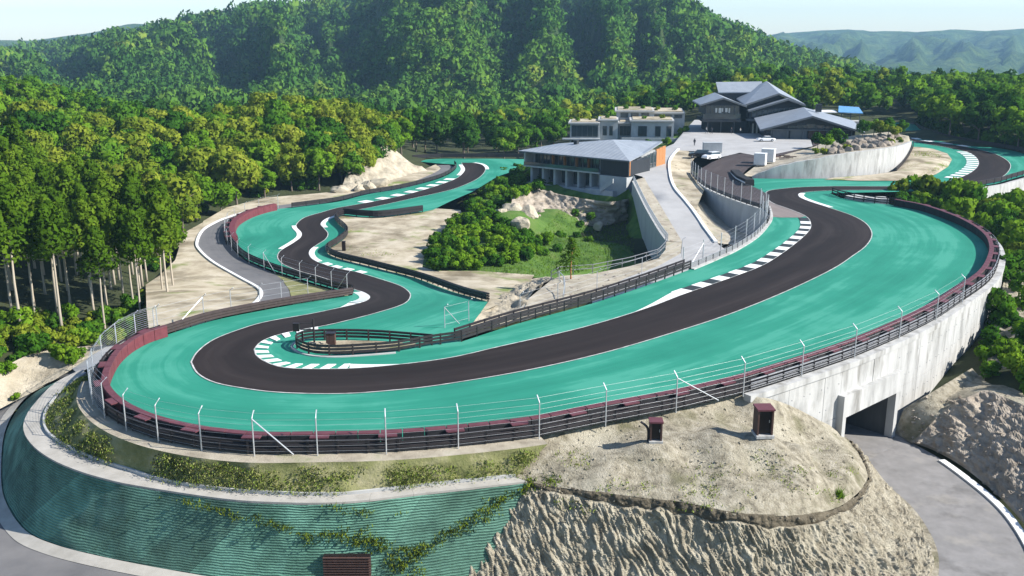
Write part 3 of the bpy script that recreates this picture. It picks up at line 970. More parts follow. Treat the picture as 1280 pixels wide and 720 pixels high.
setting(patch('loop_island', [(p[0], p[1], 0.12) for p in px_a([(1137, 184), (1150, 184.3), (1167, 186.8), (1184, 192.5), (1190, 200), (1185, 209), (1170, 218.5), (1147, 224.5), (1124, 226.5), (1075, 226.5), (1030, 225), (1040, 223), (1090, 219), (1119, 215), (1130, 204)])],
               M['sand'], 2.5, 0.06, 0.12, inner=[P(1150, 200, 0.9), P(1165, 205, 0.7), P(1140, 212, 0.8)]))

# front embankment: gravel shoulder, grass slope, concrete kerb band, matted wall
kin_px = [(107, 469), (83, 486), (64, 505.6), (55.6, 522), (57, 539), (72, 553), (111, 573), (165, 591), (200, 602), (267, 613), (333, 618.5), (427, 620), (527, 609), (644, 597.5)]
kout_px = [(104, 462), (69.5, 479), (42, 507), (31, 525), (30, 541), (42, 559), (66, 576), (99, 590), (133, 600), (167, 607.5), (267, 623), (333, 628.5), (427, 629), (527, 618), (659, 603)]
KZ = -2.0
kin = cr([P(x, y, KZ) for x, y in kin_px], 5)
kout = cr([P(x, y, KZ) for x, y in kout_px], 5)
ish0 = near_i(fence_w, P(118, 474, 0))
ish1 = near_i(fence_w, P(690, 544, 0))
sh_in = setz(offset(fence_w[ish0:ish1], -1.6), -0.06)
sh_out = setz(offset(fence_w[ish0:ish1], 1.0), -0.12)
setting(loft('gravel_shoulder', [sh_in, sh_out], M['gravel'], 140, 3, 0.04, 0.8))
slope_rows = [sh_out, kin]
setting(loft('grass_slope', [lift(sh_out, 0.02), lift(kin, 0.02)], M['grass_ground'], 200, 14, 0.22, 0.5))
V = []
kb = wthing('kerb_band', 'pale concrete capping band along the top of the green matted wall', 'capping', P(200, 605, KZ))
ki = resample(kin, n=60)
ko_ = resample(kout, n=60)
for i in range(0, 59, 3):
    m = MB()
    e = min(i + 3, 59)
    aa, bb = ki[i:e + 1], ko_[i:e + 1]
    top = [lift(aa, 0.10), lift(bb, 0.10)]
    n = len(aa)
    ring0 = [(*p[:2], KZ - 0.5) for p in aa] + [(*p[:2], KZ - 0.5) for p in bb[::-1]]
    ring1 = [(*p[:2], KZ + 0.08) for p in aa] + [(*p[:2], KZ + 0.08) for p in bb[::-1]]
    c0 = np.mean(np.array(ring0), axis=0)
    sh = lambda r_: [tuple(c0[q] + (p[q] - c0[q]) * 0.996 if q < 2 else p[2] for q in range(3)) for p in r_]
    m.prism(sh(ring0), sh(ring1))
    recalc(m.build('concrete_slab', M['kerb_concrete'], kb))
m = MB().sweep(resample(kin, step=0.6), [(-0.1, -0.3), (0.06, -0.3), (0.06, 0.28), (-0.1, 0.28)])
recalc(m.build('upstand', M['concrete2'], kb))
nb_px = [(95, 468, -3.2), (50, 487, -4.4), (22, 512, -5.6), (6, 545, -6.4), (2, 590, -6.9), (6, 627, -7), (30, 665, -7), (67, 684, -7), (133, 701, -7), (227, 719, -7.2), (330, 735, -7.4), (420, 742, -7.6), (500, 742, -7.8), (600, 728, -7.8)]
nbot = cr([P(x, y, z) for x, y, z in nb_px], 5)
netw = wthing('matted_wall', 'steep curved embankment wall sheathed in dark green matting below the concrete band', 'retaining wall', P(200, 640, -6))
nV, nF, nG = loft('matting', [setz(offset(kout, 0.0), KZ - 0.06), nbot], M['net'], 241, 16, 0.07, 0.5, build=False)
M['net_pale'] = netmat(1.25)
M['net_dull'] = netmat(0.8)
for k in range(16):
    m = MB()
    j0_, j1_ = k * 15, k * 15 + 15
    G = nG[:, j0_:j1_ + 1]
    dz_ = 0.012 * (k % 3)
    m.v = [(p[0], p[1] - dz_, p[2]) for p in G.reshape(-1, 3)]
    w_ = j1_ - j0_ + 1
    m.f = [(i * w_ + j, (i + 1) * w_ + j, (i + 1) * w_ + j + 1, i * w_ + j + 1) for i in range(G.shape[0] - 1) for j in range(w_ - 1)]
    m.build('matting_sheet', [M['net'], M['net_pale'], M['net_dull']][(k * 7 // 3) % 3], netw, True)
# lower road round the foot of the matted wall
rd_in = setz(nbot, 0)
rd_in = [(p[0], p[1], q[2] - 0.05) for p, q in zip(nbot, nbot)]
rd_out = offset(nbot, 7.0)
rd_mid = offset(nbot, 0.5)
setting(loft('lower_road', [lift(rd_mid, 0.0), [(p[0], p[1], q[2] - 0.02) for p, q in zip(rd_out, nbot)]], M['service_road'], 90, 6))
setting(loft('road_gutter', [lift(nbot, 0.25), lift(offset(nbot, 0.9), 0.03)], M['kerb_concrete'], 120, 3, 0.05, 1.0))
le = offset(nbot, 6.6)
setting(strip('road_edge_line', [(p[0], p[1], q[2] + 0.03) for p, q in zip(le, nbot)][:32], 0.18, M['white_paint']))
# road end above the bank, behind the hairpin fence
rd_up = [P(107, 460, -2.2), P(135, 443, -2.3), P(165, 424, -2.8), P(190, 412, -3.8)]
setting(loft('bank_road', [cr([P(97, 467, -2.9), P(132, 449, -2.3), P(160, 432, -2.3), P(200, 415, -3.5)], 5), cr([P(88, 459, -3.3), P(122, 440, -2.6), P(152, 421, -2.9), P(186, 409, -4.2)], 5)], M['concrete_road'], 40, 4))
# pale dirt bank on the left of the road
bt = cr([P(-60, 478, -2.6), P(-10, 466, -2.4), P(30, 446, -2.4), P(70, 436, -2.6), P(105, 433, -3.0), P(140, 424, -3.6), P(183, 405, -5.0)], 5)
bb_ = cr([P(-60, 545, -6.0), P(0, 511, -5.2), P(45, 488, -4.4), P(88, 463, -3.3), P(122, 441, -2.65), P(150, 424, -2.95), P(186, 410, -4.3)], 5)
setting(loft('dirt_bank', [bt, bb_], M['rock'], 90, 14, 0.30, 0.35, fold=0.3))

# mound of cut earth in front, its brow and its steep face
brow_px = [(644, 596, -2.0), (677, 606, -2.1), (720, 612, -2.2), (760, 617, -2.3), (806, 623, -2.5), (853, 628, -2.7), (920, 641, -3.1), (986, 645, -3.8), (1040, 637, -4.8), (1066, 622, -5.4), (1081, 606, -5.9), (1084, 590, -6.2), (1072, 565, -6.6), (1058, 548, -6.9)]
brow = cr([P(*b) for b in brow_px], 5)
wall_c = [fence_w[i] for i in range(i_wall0, len(fence_w))]
up = setz(offset(fence_w[near_i(fence_w, P(640, 551, 0)):i_wall0 + 1], -1.6), -0.06)
wl_off = offset(fence_w, 0.75)
iw_t = near_i(wl_off, P(1060, 448, 0))
contact = [(wl_off[i][0], wl_off[i][1], -0.2 - 7.4 * ((i - i_wall0) / (iw_t - i_wall0)) ** 1.25) for i in range(i_wall0, iw_t + 1)]
mound_b = up + contact + brow[::-1]
setting(patch('earth_mound', mound_b, M['mound'], 0.75, 0.28, 0.45, inner=[P(900, 545, -0.6), P(953, 545, -0.7), P(818, 552, -0.45), P(1000, 560, -2.3), P(760, 580, -1.2), P(870, 590, -1.9), P(960, 600, -2.7), P(1030, 595, -4.5), P(800, 600, -2.0), P(880, 615, -2.5), P(1040, 570, -4.3)]))
br2 = []
for i, p in enumerate(brow):
    f_ = i / (len(brow) - 1)
    k_ = 0.08 + 0.9 * math.exp(-((f_ - 0.42) / 0.28) ** 2)
    w_ = fbm(p[0] * .55, p[1] * .55, 2, 4)
    br2.append((p[0] + 0.25 * max(0, f_ - .6) * 2.5, p[1] - 0.18 - 0.1 * w_, p[2] - k_ * (0.8 + 0.6 * w_)))
br2[0] = (brow[0][0], brow[0][1] - .05, brow[0][2] - .1)
brow_j = [(p[0] + .35 * fbm(p[0] * .9, p[1], 5, 4), p[1] + .35 * fbm(p[0] * 1.5, p[1], 9, 3), p[2] + .05) for p in brow]
setting(loft('brow_soil', [brow_j, br2], M['soil'], 320, 8, 0.16, 2.2, fold=0.35))
foot_px = [(500, 748, -8.6), (560, 752, -8.8), (640, 756, -9), (720, 758, -9), (806, 760, -9), (880, 760, -9), (960, 758, -9), (1060, 752, -9), (1140, 735, -9.1), (1166, 712, -9.1), (1164, 690, -9.1), (1152, 664, -9.1), (1130, 632, -9.1), (1105, 606, -9.1), (1078, 570, -9.1), (1060, 552, -9.1)]
foot = cr([P(*f) for f in foot_px], 5)
face_mid = [tuple(a * .42 + b * .58 for a, b in zip(p, q)) for p, q in zip(resample(br2, n=120), resample(foot, n=120))]
face_mid = [(p[0], p[1] + 0.25, p[2] - 0.2) for p in face_mid]
setting(loft('earth_face', [br2, face_mid, foot], M['cliff'], 520, 60, 0.16, 0.9, fold=0.18, rills=0.22, smooth=False))
# left end of the face, where the matting stops
# underpass road
ur_l = cr([P(1030, 528, -9.2), P(1052, 543, -9.2), P(1075, 563, -9.2), P(1110, 606, -9.2), P(1140, 634, -9.2), P(1160, 662, -9.2), P(1172, 690, -9.2), P(1173, 720, -9.2), P(1165, 760, -9.2)], 5)
ur_r = cr([P(1112, 526, -9.2), P(1124, 542, -9.2), P(1145, 556, -9.2), P(1180, 576, -9.2), P(1212, 599, -9.2), P(1243, 624, -9.2), P(1268, 650, -9.2), P(1290, 684, -9.2), P(1305, 720, -9.2)], 5)
setting(loft('underpass_road', [ur_l, ur_r], M['road'], 60, 8))
kl = resample(offset(ur_r[near_i(ur_r, P(1176, 574, -9.2)):], 0.25), step=1.0)
m = MB().sweep(lift(kl, 0.0), [(-0.3, -0.05), (0.3, -0.05), (0.3, 0.14), (-0.3, 0.14)])
setting(recalc(m.build('road_kerb', M['white_paint'])))
rs = offset(ur_l, 1.6)
setting(loft('road_shoulder', [lift(ur_l, 0.03), lift(offset(ur_l, 5.0), 0.35)], M['mound'], 60, 8, 0.12, 0.7))
# dark rock bank right of the underpass road
rb_t = cr([P(1172, 520, -6.6), P(1195, 503, -5.6), P(1215, 494, -4.9), P(1234, 488, -4.5), P(1262, 499, -4.6), P(1310, 520, -4.6), P(1380, 560, -4.6)], 5)
rb_f = cr([P(1140, 553, -9.0), P(1165, 562, -9.1), P(1195, 578, -9.1), P(1225, 600, -9.1), P(1260, 632, -9.1), P(1300, 682, -9.1), P(1330, 740, -9.1)], 5)
setting(loft('dark_rock_bank', [rb_t, rb_f], M['dark_rock'], 170, 54, 0.42, 0.55, fold=0.45, strat=0.09, smooth=False))
setting(patch('bank_top', rb_t[::-1] + [P(1185, 496, -5.6), P(1222, 470, -5.0), P(1262, 455, -4.6), P(1420, 470, -3.0), P(1450, 540, -2.6)], M['mound'], 1.2, 0.3, 0.3))
setting(patch('wall_foot_earth', [P(1118, 541, -9.15), P(1140, 554, -9.05), P(1172, 521, -6.6), P(1190, 496, -5.6), P(1224, 470, -5.0), P(1215, 460, -4.5), P(1165, 490, -5.0), P(1130, 510, -6.6)], M['mound'], 0.8, 0.25, 0.5))

# ------------------------------------------------------------ right retaining wall with the underpass
wl = offset(fence_w, 0.45)[i_wall0 - 1:]
wl = resample(wl, step=0.4)
T0 = near_i(wl, P(1048, 452, 0))
T1 = near_i(wl, P(1114, 425, 0))
rwall = wthing('retaining_wall', 'tall white concrete retaining wall curving under the right-hand bend', 'retaining wall', (wl[T1][0], wl[T1][1], -9.5))


def wall_piece(seg, z0, z1, th, name, mat, parent, inward=-1):
    m = MB()
    back = offset(seg, inward * th)
    r0 = [(*p[:2], z0) for p in seg] + [(*p[:2], z0) for p in back[::-1]]
    r1 = [(*p[:2], z1) for p in seg] + [(*p[:2], z1) for p in back[::-1]]
    m.prism(r0, r1)
    return recalc(m.build(name, mat, parent))


PW = 6
ties = MB()
i = 0
while i + 1 < len(wl):
    e = min(i + PW, len(wl) - 1)
    if i < T0 < e:
        e = T0
    if i < T1 < e:
        e = T1
    seg = wl[i:e + 1]
    if len(seg) > 1:
        c = np.mean(np.array(seg), axis=0)
        sg = [(c[0] + (p[0] - c[0]) * 0.992, c[1] + (p[1] - c[1]) * 0.992, p[2]) for p in seg]
        zb = -4.5 if T0 <= i < T1 else -10.0
        jt = random.uniform(-.02, .02)
        sg = offset(sg, jt)
        if zb < -9:
            wall_piece(sg, zb, -4.74, 0.6, 'wall_panel', M['concrete'], rwall)
            wall_piece(sg, -4.70, -0.57, 0.6, 'wall_panel', M['concrete'], rwall)
        else:
            wall_piece(sg, zb, -0.57, 0.6, 'wall_panel', M['concrete'], rwall)
        if len(sg) > 4 and zb < -9:
            for zz_ in (-1.6, -3.6, -5.8, -8.0):      # tie holes
                for q_ in (1, len(sg) - 2):
                    p0 = offset(sg, 0.012)[q_]
                    tie = MB().box((p0[0], p0[1], zz_), (.06, .06, .06))
                    ties.v += [tuple(v) for v in tie.v]
                    ties.f += [tuple(i_ + len(ties.v) - 8 for i_ in f_) for f_ in tie.f]
    i = e
wall_piece(offset(wl, -0.08), -10.2, -0.7, 0.45, 'wall_core', M['concrete2'], rwall) if False else None
for a in range(0, len(wl) - 1, 15):
    wall_piece(offset(wl[a:min(a + 16, len(wl))], 0.12), -0.55, -0.02, 0.75, 'coping', M['concrete'], rwall)
ties.build('tie_holes', M['facade'], rwall)['kind'] = 'stuff'
core1 = wl[:T0 + 1]
wall_piece(offset(core1, -0.1), -10, -0.6, 0.35, 'wall_core', M['concrete2'], rwall)
wall_piece(offset(wl[T1:], -0.1), -10, -0.6, 0.35, 'wall_core', M['concrete2'], rwall)
M['tunnel'] = nmat('tunnel_wall_shaded', [(0.05, 0.052, 0.056), (0.085, 0.088, 0.092)], 0.8, 0.9, stretch=(1, 1, .3))  # concrete with the underpass's interior shade put into its base colour
# portal: header, pillars, tunnel box
A, B = Vector(wl[T0]), Vector(wl[T1])
ud = (B - A).normalized()
od = Vector((ud.y, -ud.x, 0))


def tp(s, o, z):
    q = A + ud * s + od * o
    return (q.x, q.y, z)


LW = (B - A).length
por = wthing('underpass', 'concrete box underpass opening through the white wall onto the grey road', 'underpass', tp(LW / 2, 0, -9.2))


def tbox(s0, s1, o0, o1, z0, z1, name, mat, parent):
    m = MB()
    m.prism([tp(s0, o0, z0), tp(s1, o0, z0), tp(s1, o1, z0), tp(s0, o1, z0)], [tp(s0, o0, z1), tp(s1, o0, z1), tp(s1, o1, z1), tp(s0, o1, z1)])
    return recalc(m.build(name, mat, parent))


tbox(-0.2, LW + 0.24, -0.3, 0.55, -4.7, -2.7, 'lintel', M['concrete'], por)
tbox(-0.75, -0.21, -0.3, 0.6, -10, -2.65, 'pillar', M['concrete2'], por)
tbox(LW - 0.35, LW + 0.25, -0.3, 0.45, -10, -4.7, 'pillar', M['concrete2'], por)
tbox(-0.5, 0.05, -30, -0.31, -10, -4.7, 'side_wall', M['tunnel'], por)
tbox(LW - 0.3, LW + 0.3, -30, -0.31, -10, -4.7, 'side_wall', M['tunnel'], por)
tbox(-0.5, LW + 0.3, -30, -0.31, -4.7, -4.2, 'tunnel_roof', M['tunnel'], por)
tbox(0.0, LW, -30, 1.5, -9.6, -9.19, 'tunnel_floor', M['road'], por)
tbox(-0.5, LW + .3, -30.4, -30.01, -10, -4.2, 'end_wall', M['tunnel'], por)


# ------------------------------------------------------------ barriers and fences
def guard(name, label, path, cat='barrier', h=1.0, rails=3, rh=0.22, post_every=2.0, mat=None, pmat=None, both=False, group=None, th=0.07):
    path = resample(path, step=0.8)
    mid = path[len(path) // 2]
    t = wthing(name, label, cat, mid, group)
    sides = (-0.16, 0.16) if both else (0.0,)
    for s_ in sides:
        for k in range(rails):
            zc = h - rh / 2 - k * (h - rh * 0.6) / rails
            m = MB().sweep(path, [(s_ - th / 2, zc - rh / 2), (s_ + th / 2, zc - rh / 2 + 0.03), (s_ + th / 2, zc + rh / 2 - 0.03), (s_ - th / 2, zc + rh / 2)])
            recalc(m.build('rail', mat, t))
    pts = resample(path, step=post_every)
    me = None
    for p in pts[:280]:
        if me is None:
            me = MB().box((0, 0, h / 2), (0.14, 0.14, h)).mesh('post', pmat or mat)
        o = link('post', me, t)
        o.location = (p[0] - mid[0], p[1] - mid[1], p[2] - mid[2])
    return t


def fence(name, label, bases, h=3.0, wires=7, lean=None, mesh_below=0.0, arm=True, brace=(), wr=0.011, r=0.046, group='catch fences'):
    """steel posts with a cranked top and horizontal wires; bases are world points, lean gives the side the arms point to"""
    mid = bases[len(bases) // 2]
    t = wthing(name, label, 'fence', mid, group)
    path = np.array(bases)
    tn = np.gradient(path[:, :2], axis=0)
    tn /= np.linalg.norm(tn, axis=1, keepdims=True)
    tops = []
    for p, d in zip(bases, tn):
        nx, ny = (d[1] * lean, -d[0] * lean) if lean else (0, 0)
        q = [(p[0], p[1], p[2] - 0.2), (p[0], p[1], p[2] + h * 0.87), (p[0] + nx * 0.45, p[1] + ny * 0.45, p[2] + h)] if arm else [(p[0], p[1], p[2] - 0.2), (p[0], p[1], p[2] + h)]
        MB().tube(q, r, 6).build('post', M['galv'], t)
        tops.append((nx * 0.45, ny * 0.45))
    for k in range(wires):
        f = (k + 0.6) / wires
        pts = []
        for p, tt in zip(bases, tops):
            z = f * h
            sx = max(0, (f - 0.87) / 0.13)
            pts.append((p[0] + tt[0] * sx, p[1] + tt[1] * sx, p[2] + z))
        MB().tube(pts, wr, 4, False).build('wire', M['wire'], t)
    for i, s in brace:
        p = bases[i]
        q = bases[min(i + s, len(bases) - 1)] if i + s >= 0 else bases[0]
        e = (p[0] + (q[0] - p[0]) * 0.62, p[1] + (q[1] - p[1]) * 0.62, p[2])
        MB().tube([(p[0], p[1], p[2] + h * 0.85), e], 0.045, 6).build('brace', M['galv'], t)
    return t


posts_px = fence_px[:]
front_posts = [P(x, y, 0) for x, y in fence_px]
fence('catch_fence', 'galvanised close-wired fence at the far left back of the hairpin', front_posts[:8], 3.0, 16, -1.0, brace=((5, 1),))
fence('catch_fence', 'long galvanised wire fence on posts along the front embankment and the white wall', front_posts[8:], 3.0, 8, -1.0, wr=0.0065, brace=((3, 1), (9, 1)))
gp = offset(fence_w, -0.22)
i_g1 = near_i(gp, P(930, 488, 0))
guard('guard_rail', 'black three-rail guard rail along the grassy front embankment', gp[near_i(gp, P(116, 500, 0)):i_g1], h=0.95, rails=3, rh=0.2, mat=M['black_rail'], group='guard rails')
guard('guard_rail', 'grey three-rail guard rail on top of the white retaining wall', gp[i_g1:], h=0.95, rails=3, rh=0.12, mat=M['grey_rail'], pmat=M['black_rail'], group='guard rails')
guard('guard_rail', 'dark guard rail behind the burgundy pads at the back of the hairpin', gp[:near_i(gp, P(116, 500, 0))], h=0.95, rails=3, rh=0.2, mat=M['black_rail'], group='guard rails')

bp = offset(fence_w, -1.15)
tb = wthing('pad_barrier', 'low burgundy rubber pad barrier edging the outside of the green runoff', 'barrier', bp[len(bp) // 3])
bpr = resample(bp, step=0.5)
ib = near_i(bpr, P(1165, 262, 0))
seglen = 3
for i in range(0, len(bpr) - 1, seglen):
    sg = bpr[i:min(i + seglen, len(bpr) - 1) + 1]
    if len(sg) < 2:
        continue
    c = np.mean(np.array(sg), axis=0)
    sg = [(c[0] + (p[0] - c[0]) * 0.955, c[1] + (p[1] - c[1]) * 0.955, p[2]) for p in sg]
    hh = 1.05
    m = MB().sweep(sg, [(-0.24, 0.02), (0.24, 0.02), (0.24, hh - 0.04), (-0.24, hh - 0.04)])
    recalc(m.build('pad', M['burgundy'] if i < near_i(bpr, P(150, 520, 0)) else M['rubber'], tb))
    m = MB().sweep(sg, [(-0.27, hh - 0.04), (0.27, hh - 0.04), (0.25, hh + 0.03), (-0.25, hh + 0.03)])
    recalc(m.build('top_belt', M['burgundy_top'], tb))
k = 0
for i in range(4, len(bpr) - 4, 9):
    p, q = bpr[i], bpr[min(i + 3, len(bpr) - 1)]
    d = Vector(q) - Vector(p)
    d.normalize()
    o = Vector((d.y, -d.x, 0))
    c = Vector(p) + o * 0.52
    m = MB().box((c.x, c.y, 1.0), (1.25, 0.56, 0.09), math.atan2(d.y, d.x))
    m.build('tie_plate', M['burgundy_top'], tb)
# dark tyres between pads and rail
ty = offset(fence_w, -0.55)
tyr = MB().sweep(resample(ty, step=0.9), [(-0.33, 0.02), (0.33, 0.02), (0.3, 0.45), (-0.3, 0.45)])
ot = tyr.build('tyre_fill', M['rubber'], tb)
ot['kind'] = 'stuff'
recalc(ot)

# inner barriers
iloop = px_a([(577, 427), (540, 432), (494, 440), (454, 443.2), (420, 445), (394, 444), (377, 439.5), (370, 434), (373, 429.5), (383, 426.5), (403, 425), (437, 424.8), (472, 426), (506, 428.5), (540, 431.5)])
guard('guard_rail', 'black plank guard rail looping round the sandy island at the hairpin', cr(iloop, 5), h=1.05, rails=3, rh=0.24, mat=M['black_rail'], pmat=M['brown_rail'], group='guard rails')
kb2 = MB().sweep(resample(offset(cr(iloop[2:10], 5), -0.35), step=0.6), [(-0.12, 0), (0.12, 0), (0.12, 0.1), (-0.12, 0.1)])
setting(recalc(kb2.build('island_kerb', M['concrete2'])))
ia = innA[:near_i(innA, P(863, 336, 0)) + 1]
guard('guard_rail', 'black three-rail guard rail beside the main straight under the terrace', ia, h=1.1, rails=3, rh=0.26, mat=M['black_rail'], group='guard rails')
guard('guard_rail', 'second black rail line close behind the main straight barrier', offset(ia, -0.9), h=1.1, rails=3, rh=0.26, mat=M['black_rail'], group='guard rails')
ib_ = innA[near_i(innA, P(863, 336, 0)):]
guard('guard_rail', 'grey ribbed guard rail bending round the track corner by the white service road', ib_, h=0.8, rails=3, rh=0.2, mat=M['grey_rail'], pmat=M['black_rail'], group='guard rails')
m = MB().sweep(resample(offset(ib_, 0.25), step=0.7), [(-0.5, -0.5), (0.25, -0.5), (0.25, 0.12), (-0.5, 0.12)])
setting(recalc(m.build('corner_kerb', M['concrete'])))
rb5 = resample(offset(ib_, -1.0), step=5.5)
fence('bar_fence', 'silver five-bar steel fence above the shaded corner of the service road', rb5, 2.6, 5, None, arm=False, brace=((1, -1),), r=0.07)
for o in list(bpy.data.objects):
    if o.name.startswith('wire') and o.parent and o.parent.name.startswith('bar_fence'):
        pass
guard('guard_rail', 'brown double plank barrier between the hairpin and the sandy yard', lift(left_barB, 0), h=0.95, rails=3, rh=0.24, mat=M['brown_rail'], both=True, group='guard rails')
m = MB().sweep(resample(offset(left_barB, -0.55), step=1.0), [(-0.55, 0.5), (0.55, 0.5), (0.5, 0.95), (-0.5, 0.95)])
pass
guard('guard_rail', 'dark guard rail behind the mesh fence along the lower loop', fenceB[:near_i(fenceB, PB(290, 303)) + 1], h=1.0, rails=3, rh=0.22, mat=M['black_rail'], both=True, group='guard rails')
rb = wthing('pad_barrier', 'curved burgundy pad barrier beside the grey service road at the lower loop', 'barrier', PB(291, 285))
rbp = resample(offset(fenceB[near_i(fenceB, PB(291, 306)):near_i(fenceB, PB(346, 261.7)) + 1], 0.5), step=0.5)
for i in range(0, len(rbp) - 4, 4):
    sg = rbp[i:i + 5]
    c = np.mean(np.array(sg), axis=0)
    sg = [(c[0] + (p[0] - c[0]) * 0.97, c[1] + (p[1] - c[1]) * 0.97, p[2]) for p in sg]
    recalc(MB().sweep(sg, [(-0.5, 0.0), (0.5, 0.0), (0.46, 1.25), (-0.46, 1.25)]).build('pad', M['burgundy'], rb))
    if i % 8 == 0:
        q = offset(sg, -0.95)[2]
        d = Vector(sg[3]) - Vector(sg[1])
        recalc(MB().box((q[0], q[1], q[2] + 1.1), (0.7, 0.9, 0.1), math.atan2(d.y, d.x)).build('tie_plate', M['burgundy_top'], rb))
guard('guard_rail', 'dark rail behind the curved burgundy pads of the lower loop', offset(rbp, -1.3), h=1.0, rails=3, rh=0.2, mat=M['black_rail'], group='guard rails')
fb = resample(offset(fenceB, -0.7), step=5.0)
fence('catch_fence', 'wire fence with cranked posts along the lower loop beside the grey service road', fb, 2.8, 6, 1.0, brace=((0, 1), (5, -1)))
hb = [PB(x, y) for x, y in ((198, 416), (260, 399), (294, 390), (330, 383.5), (357, 378.5), (390, 372.5))]
fence('catch_fence', 'row of thin fence posts behind the brown plank barrier by the sandy yard', offset(hb, -0.5), 2.6, 4, 1.0, brace=((1, -1),))
guard('guard_rail', 'low black barrier along the far straight below the rock cutting', farbarB, h=1.0, rails=2, rh=0.4, post_every=3, mat=M['black_rail'], group='guard rails')
guard('guard_rail', 'long black barrier across the far end of the lower loop before the trees', px_b([(516, 199.8), (535, 198.6), (553, 197.8), (619, 197.5), (665, 198)]), h=1.3, rails=2, rh=0.5, post_every=4, mat=M['black_rail'], group='guard rails')
ibs = innbarB[:near_i(innbarB, PB(430, 269)) + 1]
guard('guard_rail', 'black rubber barrier at the top edge of the inner sand', ibs, h=1.3, rails=2, rh=0.6, post_every=3, mat=M['rubber'], th=0.5, group='guard rails')
guard('guard_rail', 'winding black rail between the lower loop and the inner sand', innbarB[near_i(innbarB, PB(430, 269)):], h=1.0, rails=3, rh=0.22, mat=M['black_rail'], both=True, group='guard rails')
# far loop barriers
guard('guard_rail', 'black rail in front of the white slab beyond the sweeping bend', px_a([(1125, 256), (1101, 255.5), (1075, 251.5), (1050, 246.5), (1040, 243)]), h=1.2, rails=3, rh=0.18, mat=M['black_rail'], group='guard rails')
flo = px_a([(1037, 240.8), (1108, 239.4), (1160, 237.8), (1206, 234.8), (1245, 228.8), (1264, 223.3), (1285, 217), (1303, 208)])
guard('guard_rail', 'dark rail along the near edge of the distant loop behind the bushes', cr(flo[2:], 4), h=1.0, rails=2, rh=0.4, post_every=3, mat=M['black_rail'], group='guard rails')
fup = px_a([(1303, 208), (1298, 197), (1280, 191), (1264, 187.2), (1235, 182.3), (1196, 175.8), (1167, 168.2), (1149, 160.5), (1143, 154.5)])
guard('guard_rail', 'dark rail along the foot of the wood behind the distant loop', cr(fup, 4), h=1.1, rails=2, rh=0.45, post_every=4, mat=M['black_rail'], group='guard rails')
wallR = recalc(MB().sweep(cr(px_a([(1212, 235), (1245, 230.5), (1264, 225.5), (1290, 218.5)], -0.1), 5), [(0.2, -3.2), (1.1, -3.2), (0.9, 0.0), (0.3, 0.0)]).build('low_wall', M['concrete']))
tag(wallR, 'pale concrete wall holding up the near edge of the distant loop', 'retaining wall')
slab = recalc(MB().sweep(cr(px_a([(1058, 246), (1080, 249), (1110, 250)], 0.0), 5), [(-2.2, -0.6), (0.6, -0.6), (0.6, 0.25), (-2.2, 0.25)]).build('concrete_slab', M['concrete']))
setting(slab)
# the little marshal post on the hairpin island


# ------------------------------------------------------------ terrace, service road to the buildings, shaded lawn
def ph(lst, dz=0.0):
    return [PH(x, y, hR, dz) for x, y in lst]


rail_px = [(832, 302), (832, 311), (823, 321), (786, 332), (741, 341), (700, 344), (689, 350)]
terr = ph([(689, 350), (700, 345), (741, 342), (786, 333), (823, 323), (832, 312), (833, 302), (853, 303), (853, 316), (823, 334), (782, 349), (741, 367)]) + [P(700, 386, -1.0), P(650, 402, -1.0), P(640, 396, -1.2)] + ph([(662, 372)])
setting(patch('terrace', terr, M['gravel'], 1.2, 0.12, 0.5))
strip_px = [(738, 369), (782, 348), (823, 333), (851, 317), (853, 303), (846, 292), (840, 282), (824, 255), (810, 232), (803, 221), (788, 217), (795, 199), (807, 195), (820, 189), (842, 180), (858, 161), (868, 150),
            (884, 150), (886, 166), (935, 167), (1010, 166), (1016, 183), (953, 196), (925, 191), (900, 197), (880, 190), (848, 188), (838, 199), (837, 214), (842, 233), (857, 252), (868, 266), (880, 284), (897, 305), (912, 316), (863, 338), (802, 361), (741, 381)]
setting(sheet('concrete_road', ph(strip_px), hR, 0.04, M['concrete_road'], 3.0))
kr = cr(ph([(848, 187), (838, 199), (837, 214), (842, 233), (857, 252), (868, 266), (880, 284), (895, 304)]), 5)
setting(recalc(MB().sweep(resample(kr, step=1.2), [(-0.25, -0.3), (0.25, -0.3), (0.25, 0.28), (-0.25, 0.28)]).build('road_kerb', M['white_paint'])))
# dirt strip between that road and the corner of the track
dirt = kr[:near_i(kr, PH(868, 266, hR)) + 1] + [(p[0], p[1], p[2]) for p in ph([(880, 238)])] + px_a([(874, 226), (865, 217), (863, 205)]) + ph([(868, 198), (880, 191)])
setting(patch('dirt_strip', lift(dirt, 0.02), M['sand'], 1.4, 0.15, 0.5))
cw = cr(px_a([(862, 214), (866, 222), (880, 234), (905, 245.5), (930, 254.5), (950, 261), (958, 266), (961, 272), (958, 280)]), 5)
cw_o = offset(cw, 0.0)
cwt = wthing('retaining_wall', 'shaded concrete wall holding the track corner above the brown slope', 'retaining wall', cw[20])
cwr = resample(cw, step=0.5)
for i in range(0, len(cwr) - 1, 6):
    sg = cwr[i:min(i + 7, len(cwr))]
    if len(sg) > 1:
        c = np.mean(np.array(sg), axis=0)
        sg = [(c[0] + (p[0] - c[0]) * 0.99, c[1] + (p[1] - c[1]) * 0.99, p[2]) for p in sg]
        wall_piece(sg, -7.0, -0.02, 0.5, 'wall_panel', M['concrete2'], cwt)
slope_in = [(p[0], p[1], -4.6) for p in cw[8:34]]
kro = [k_ for k_ in kr[near_i(kr, PH(862, 259, hR)):]]
setting(loft('brown_slope', [lift(kro, 0.05), [(p[0], p[1], -4.9 + 2.4 * (i / 25.0 < 0.25) * (1 - i / 6.5)) for i, p in enumerate(cw[10:36])]], M['gravel'], 40, 8, 0.15, 0.5))
fb2 = resample(cw[4:], step=3.2)
